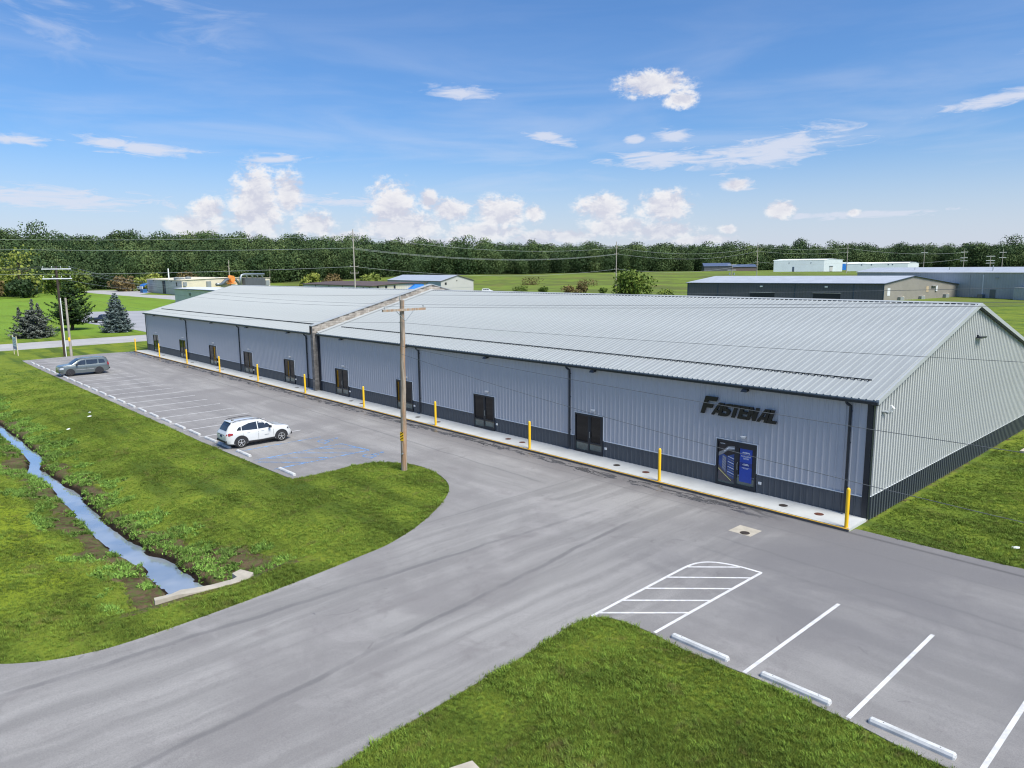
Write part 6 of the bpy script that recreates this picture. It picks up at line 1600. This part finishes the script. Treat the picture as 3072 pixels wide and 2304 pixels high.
for i, (x, y, H_, W_, lb) in enumerate([(-232, 198, 2.6, 7, 'low shrub on the field just right of the white van'), (-224, 205, 2.2, 5, 'second low shrub right of the white van'), (-201, 196, 3.0, 8, 'brownish shrub mass in the middle of the field'), (-195.5, 199, 3.4, 5, 'taller brown shrub beside the shrub mass'), (-190, 206, 2.4, 3.6, 'small conical shrub left of the slim field pole'),
        (-290, 262, 2.4, 15, 'long low thicket out on the far field'), (-248, 262, 2.5, 12, 'dull thicket near the far white pickup'), (-150, 196, 2.0, 7, 'yellow flowering weeds right of the field tree'), (-318, 176, 3, 9, 'small bush over the light metal roof')]):
    leafy('shrub', H_, W_, .0, 500, .30, M['leaf_rust' if i in (2, 3, 5, 6) else 'leaf_mid'], 90+i, 10, .06, label=lb, cat='shrub', loc=(x, y, hz(x, y)))

# ---- the wood: one mass of instanced trees
protos = bpy.data.collections.new('wood_tree_kinds')
for k in range(6):
    r = np.random.default_rng(200+k); H_ = [19, 21, 17, 22, 18, 20][k]; W_ = [17, 15, 19, 17, 14, 20][k]
    P_, d = crown_points(1700, H_, W_, 1.5 if k != 4 else 4, 13, 300+k, .85, 1.45)
    low = r.random(1700) < .22; P_[low, 2] *= r.uniform(.1, .8, low.sum()); P_[:, 2] = np.maximum(P_[:, 2], .1)
    V_, F_ = quads(P_, d, .50, 1.0, 400+k, .38)
    me = np_mesh('wood_tree', V_, F_, M['leaf_wood'])
    tb = MB(); tb.tube([(0, 0, -1), (0, 0, H_*.8)], [.3, .08], 5)
    o = bpy.data.objects.new('wood_tree', me); protos.objects.link(o)
def scatter(name, pts, scale, rot, coll, kind='stuff', tiltz=True, label=None, cat=None):
    """one object: instances of a collection's members on given points"""
    me = bpy.data.meshes.new(name); me.vertices.add(len(pts)); me.vertices.foreach_set('co', np.ascontiguousarray(pts, np.float32).ravel())
    a_ = me.attributes.new('s', 'FLOAT_VECTOR', 'POINT'); a_.data.foreach_set('vector', np.ascontiguousarray(scale, np.float32).ravel())
    a_ = me.attributes.new('r', 'FLOAT_VECTOR', 'POINT'); a_.data.foreach_set('vector', np.ascontiguousarray(rot, np.float32).ravel())
    o = mesh_obj(name, me); tag(o, label, cat, kind=kind)
    g = bpy.data.node_groups.new(name+'_nodes', 'GeometryNodeTree')
    g.interface.new_socket('Geometry', in_out='INPUT', socket_type='NodeSocketGeometry'); g.interface.new_socket('Geometry', in_out='OUTPUT', socket_type='NodeSocketGeometry')
    N = g.nodes; Lk = g.links
    gi = N.new('NodeGroupInput'); go_ = N.new('NodeGroupOutput'); m2p = N.new('GeometryNodeMeshToPoints'); ip = N.new('GeometryNodeInstanceOnPoints'); ci = N.new('GeometryNodeCollectionInfo')
    ci.inputs['Collection'].default_value = coll; ci.inputs['Separate Children'].default_value = True; ci.inputs['Reset Children'].default_value = True
    s_ = N.new('GeometryNodeInputNamedAttribute'); s_.data_type = 'FLOAT_VECTOR'; s_.inputs['Name'].default_value = 's'
    r_ = N.new('GeometryNodeInputNamedAttribute'); r_.data_type = 'FLOAT_VECTOR'; r_.inputs['Name'].default_value = 'r'
    e2r = N.new('FunctionNodeEulerToRotation')
    Lk.new(gi.outputs[0], m2p.inputs[0]); Lk.new(m2p.outputs[0], ip.inputs['Points']); Lk.new(ci.outputs[0], ip.inputs['Instance']); ip.inputs['Pick Instance'].default_value = True
    Lk.new(s_.outputs[0], ip.inputs['Scale']); Lk.new(r_.outputs[0], e2r.inputs[0]); Lk.new(e2r.outputs[0], ip.inputs['Rotation']); Lk.new(ip.outputs[0], go_.inputs[0])
    md = o.modifiers.new('scatter', 'NODES'); md.node_group = g
    return o
cand = np.stack([rng.uniform(-720, 150, 26000), rng.uniform(-160, 1120, 26000)], 1)
se = sgn_edge(cand[:, 0], cand[:, 1])
dist_c = np.hypot(cand[:, 0]-12, cand[:, 1]+31)
keep = (se > 1) & (se < 190) & (dist_c < 1250)
cand = cand[keep]; se = se[keep]
# blue-noise-ish thinning on a grid
cell = {}
sel_ = []
for i in np.argsort(rng.random(len(cand))):
    k = (int(cand[i, 0]//8.6), int(cand[i, 1]//8.6))
    if k in cell: continue
    cell[k] = 1; sel_.append(i)
cand = cand[sel_]; se = se[sel_]
zz = height(cand[:, 0], cand[:, 1])-.3
sc = rng.uniform(.68, 1.18, (len(cand), 1))*np.array([[1, 1, 1]])*(1-.25*ss(12, 0, se)[:, None]*rng.random((len(cand), 1)))
sc[:, 2] *= rng.uniform(.88, 1.14, len(cand))
tall = rng.random(len(cand)) < .05; sc[tall, 2] *= 1.14
rot = np.stack([rng.normal(0, .04, len(cand)), rng.normal(0, .04, len(cand)), rng.uniform(0, 6.28, len(cand))], 1)
scatter('woodland', np.column_stack([cand, zz]), sc, rot, protos, label='dark green wooded ridge along the horizon', cat='wood')
print('wood trees', len(cand))
# a few bare pale trunks at the wood edge
for i, (x, y, H_, lb) in enumerate([(-500, 172, 17, 'bare pale dead tree standing before the wood left of the cream workshop'), (-488, 196, 12, 'thin pale dead trunk before the wood above the workshop ducts')]):
    t_ = thing('dead_tree', lb, 'tree', (x, y, hz(x, y))); mb = MB(); mb.tube([(0, 0, -.5), (.3, 0, H_*.5), (0, .2, H_)], [.42, .32, .12], 6)
    for k in range(5): mb.tube([(.1, 0, H_*(.5+.09*k)), (1.2*math.cos(k*2.1), 1.2*math.sin(k*2.1), H_*(.6+.09*k))], [.12, .04], 4)
    mb.build('trunk', M['bark_pale'], t_)

# ---- grass tufts, weeds
def blade_mesh(name, n, h, spread, w, mt, seed, bend=.5, broad=False):
    r = np.random.default_rng(seed); V_ = []; F_ = []
    for k in range(n):
        a_ = r.uniform(0, 6.28); d = np.array([math.cos(a_), math.sin(a_)]); p = r.normal(0, spread, 2); H_ = h*r.uniform(.6, 1.2); b = bend*H_*r.uniform(.3, 1.2); n2 = np.array([-d[1], d[0]])*w/2*r.uniform(.7, 1.3)
        i = len(V_)
        wm = 1.6 if broad else .8
        for t, ww in ((0, .6 if broad else 1.0), (.55, wm), (1.0, .06)):
            c = p+d*b*t**1.8; z = H_*(t-.25*t*t*bend)
            V_.append((c[0]-n2[0]*ww, c[1]-n2[1]*ww, z)); V_.append((c[0]+n2[0]*ww, c[1]+n2[1]*ww, z))
        F_ += [(i, i+1, i+3, i+2), (i+2, i+3, i+5, i+4)]
    return np_mesh(name, np.array(V_), np.array(F_), mt)
def grass_mat(name, a, b2, c2):
    m, T, b = principled(name)
    g = T.new('ShaderNodeNewGeometry'); oi = T.new('ShaderNodeObjectInfo')
    c = T.mix(g.outputs['Random Per Island'], (*a, 1), (*b2, 1))
    mid = T.noise(g.outputs['Position'], .35, 4, .62, .4)
    c = T.mix(T.ramp(T.noise(g.outputs['Position'], .9, 5, .7, 1.0), .52, .72, 0, .85), c, (*c2, 1))
    hs = T.new('ShaderNodeHueSaturation'); T.put(hs.inputs['Color'], c); T.put(hs.inputs['Value'], T.math('MULTIPLY_ADD', oi.outputs['Random'], .45, T.math('MULTIPLY', T.ramp(mid, .34, .64, .55, 1.0), T.ramp(T.noise(T.vmath('MULTIPLY', g.outputs['Position'], (.06, .55, 1)), 1.0, 4, .55, .3), .46, .66, 1.05, .68))))
    T.put(b.inputs['Base Color'], hs.outputs[0]); b.inputs['Roughness'].default_value = .8; b.inputs['Specular IOR Level'].default_value = .2
    return m
M['blade'] = grass_mat('grass_blades', (.095, .152, .018), (.178, .230, .036), (.180, .160, .055))
M['blade_y'] = grass_mat('bright_grass_blades', (.075, .14, .015), (.17, .25, .035), (.14, .17, .04))
M['weed'] = grass_mat('weed_leaves', (.075, .16, .025), (.19, .31, .06), (.10, .14, .04))
c1 = bpy.data.collections.new('grass_kinds')
for k in range(9):
    o = bpy.data.objects.new('grass_tuft', blade_mesh('grass_tuft', 16, .085, .055, .011, M['blade'], 500+k)); c1.objects.link(o)
o = bpy.data.objects.new('grass_tuft', blade_mesh('grass_tuft', 16, .16, .06, .020, M['blade_y'], 511, .8)); c1.objects.link(o)
pave = np.array(lotpoly)
def lawn_points(n, x0, x1, y0, y1, power=0.0, cond=None, seed=1):
    r = np.random.default_rng(seed); p = np.stack([r.uniform(x0, x1, n), r.uniform(y0, y1, n)], 1)
    d, ins = poly_dist(p[:, 0], p[:, 1], pave); k = (~ins) & (d > .02)
    k &= ~((p[:, 1] > -2.0) & (p[:, 1] < 26) & (p[:, 0] < .35))
    if cond is not None: k &= cond(p)
    return p[k], d[k]
def soil_at(p):
    dW, _ = poly_dist(p[:, 0], p[:, 1], WP); e = np.where(p[:, 1] > -23.6, .75, 1.15)+(vnoise(p[:, 0], p[:, 1], 1.6, 21)-.5)*1.6+(vnoise(p[:, 0], p[:, 1], .5, 22)-.5)*.6
    e = e+np.where(p[:, 1] > -23.6, 2.0*ss(-19.5, -16.0, p[:, 0]), .6*ss(-18, -15, p[:, 0]))
    return dW, e
sets = []
p, d = lawn_points(70000, -2.6, 9, -26, -14.7, seed=1); sets.append((p, 1.0))
p, d = lawn_points(60000, -24, -10.5, -31, -8.3, seed=2, cond=lambda p: (soil_at(p)[0] > soil_at(p)[1]*.9) | (p[:, 0] > -13.25)); sets.append((p, 1.0))
p, d = lawn_points(150000, -92, -24, -31, -15, seed=3, cond=lambda p: (soil_at(p)[0] > soil_at(p)[1]*.9) & (rng.random(len(p)) < ss(-92, -34, p[:, 0])*.85+.05)); sets.append((p, 1.0))
p, d = lawn_points(70000, 0, 14, -1.3, 30, seed=4, cond=lambda p: rng.random(len(p)) < .12+.88*ss(30, 3, p[:, 1])); sets.append((p, 1.0))
P_ = np.concatenate([s[0] for s in sets]); S_ = np.concatenate([np.full(len(s[0]), s[1]) for s in sets])
# longer growth along pavement edges and in patches
dE, _ = poly_dist(P_[:, 0], P_[:, 1], pave)
pt = vnoise(P_[:, 0], P_[:, 1], 1.3, 71)
S_ = S_*(.38+.62*pt+.35*ss(.35, .05, dE)*vnoise(P_[:, 0], P_[:, 1], .5, 72))
Zp = height(P_[:, 0], P_[:, 1])
n = len(P_); r = np.random.default_rng(9)
scatter('lawn_grass', np.column_stack([P_, Zp-.004]), (S_*r.uniform(.7, 1.3, n))[:, None]*np.ones((1, 3)), np.stack([r.normal(0, .15, n), r.normal(0, .15, n), r.uniform(0, 6.28, n)], 1), c1, label='short mown grass of the lawns round the pavements', cat='grass')
print('tufts', n)
# weeds on the ditch banks
c2 = bpy.data.collections.new('weed_kinds')
for k in range(3):
    o = bpy.data.objects.new('weed', blade_mesh('weed', 16, .15, .075, .038, M['weed'], 600+k, .9, True)); c2.objects.link(o)
o = bpy.data.objects.new('weed', blade_mesh('weed', 18, .34, .06, .02, M['weed'], 605, .6)); c2.objects.link(o)
r = np.random.default_rng(77); p = np.stack([r.uniform(-75, -13.6, 60000), r.uniform(-27.5, -19.5, 60000)], 1)
dW, e = soil_at(p); _, ins = poly_dist(p[:, 0], p[:, 1], WP)
den = vnoise(p[:, 0], p[:, 1], .9, 81)*.75+vnoise(p[:, 0], p[:, 1], .3, 82)*.25
nb_ = p[:, 1] > -23.6
k = (~ins) & (dW > .12) & (dW < e+.9) & (den > np.where(nb_, .44-.08*ss(-25, -45, p[:, 0]), .54)) & (r.random(len(p)) < .50)
p = p[k]; n = len(p)
scatter('bank_weeds', np.column_stack([p, height(p[:, 0], p[:, 1])-.01]), r.uniform(.3, .95, (n, 1))*np.ones((1, 3)), np.stack([r.normal(0, .2, n), r.normal(0, .2, n), r.uniform(0, 6.28, n)], 1), c2, label='green weeds growing on the muddy ditch banks', cat='weeds')
print('weeds', n)
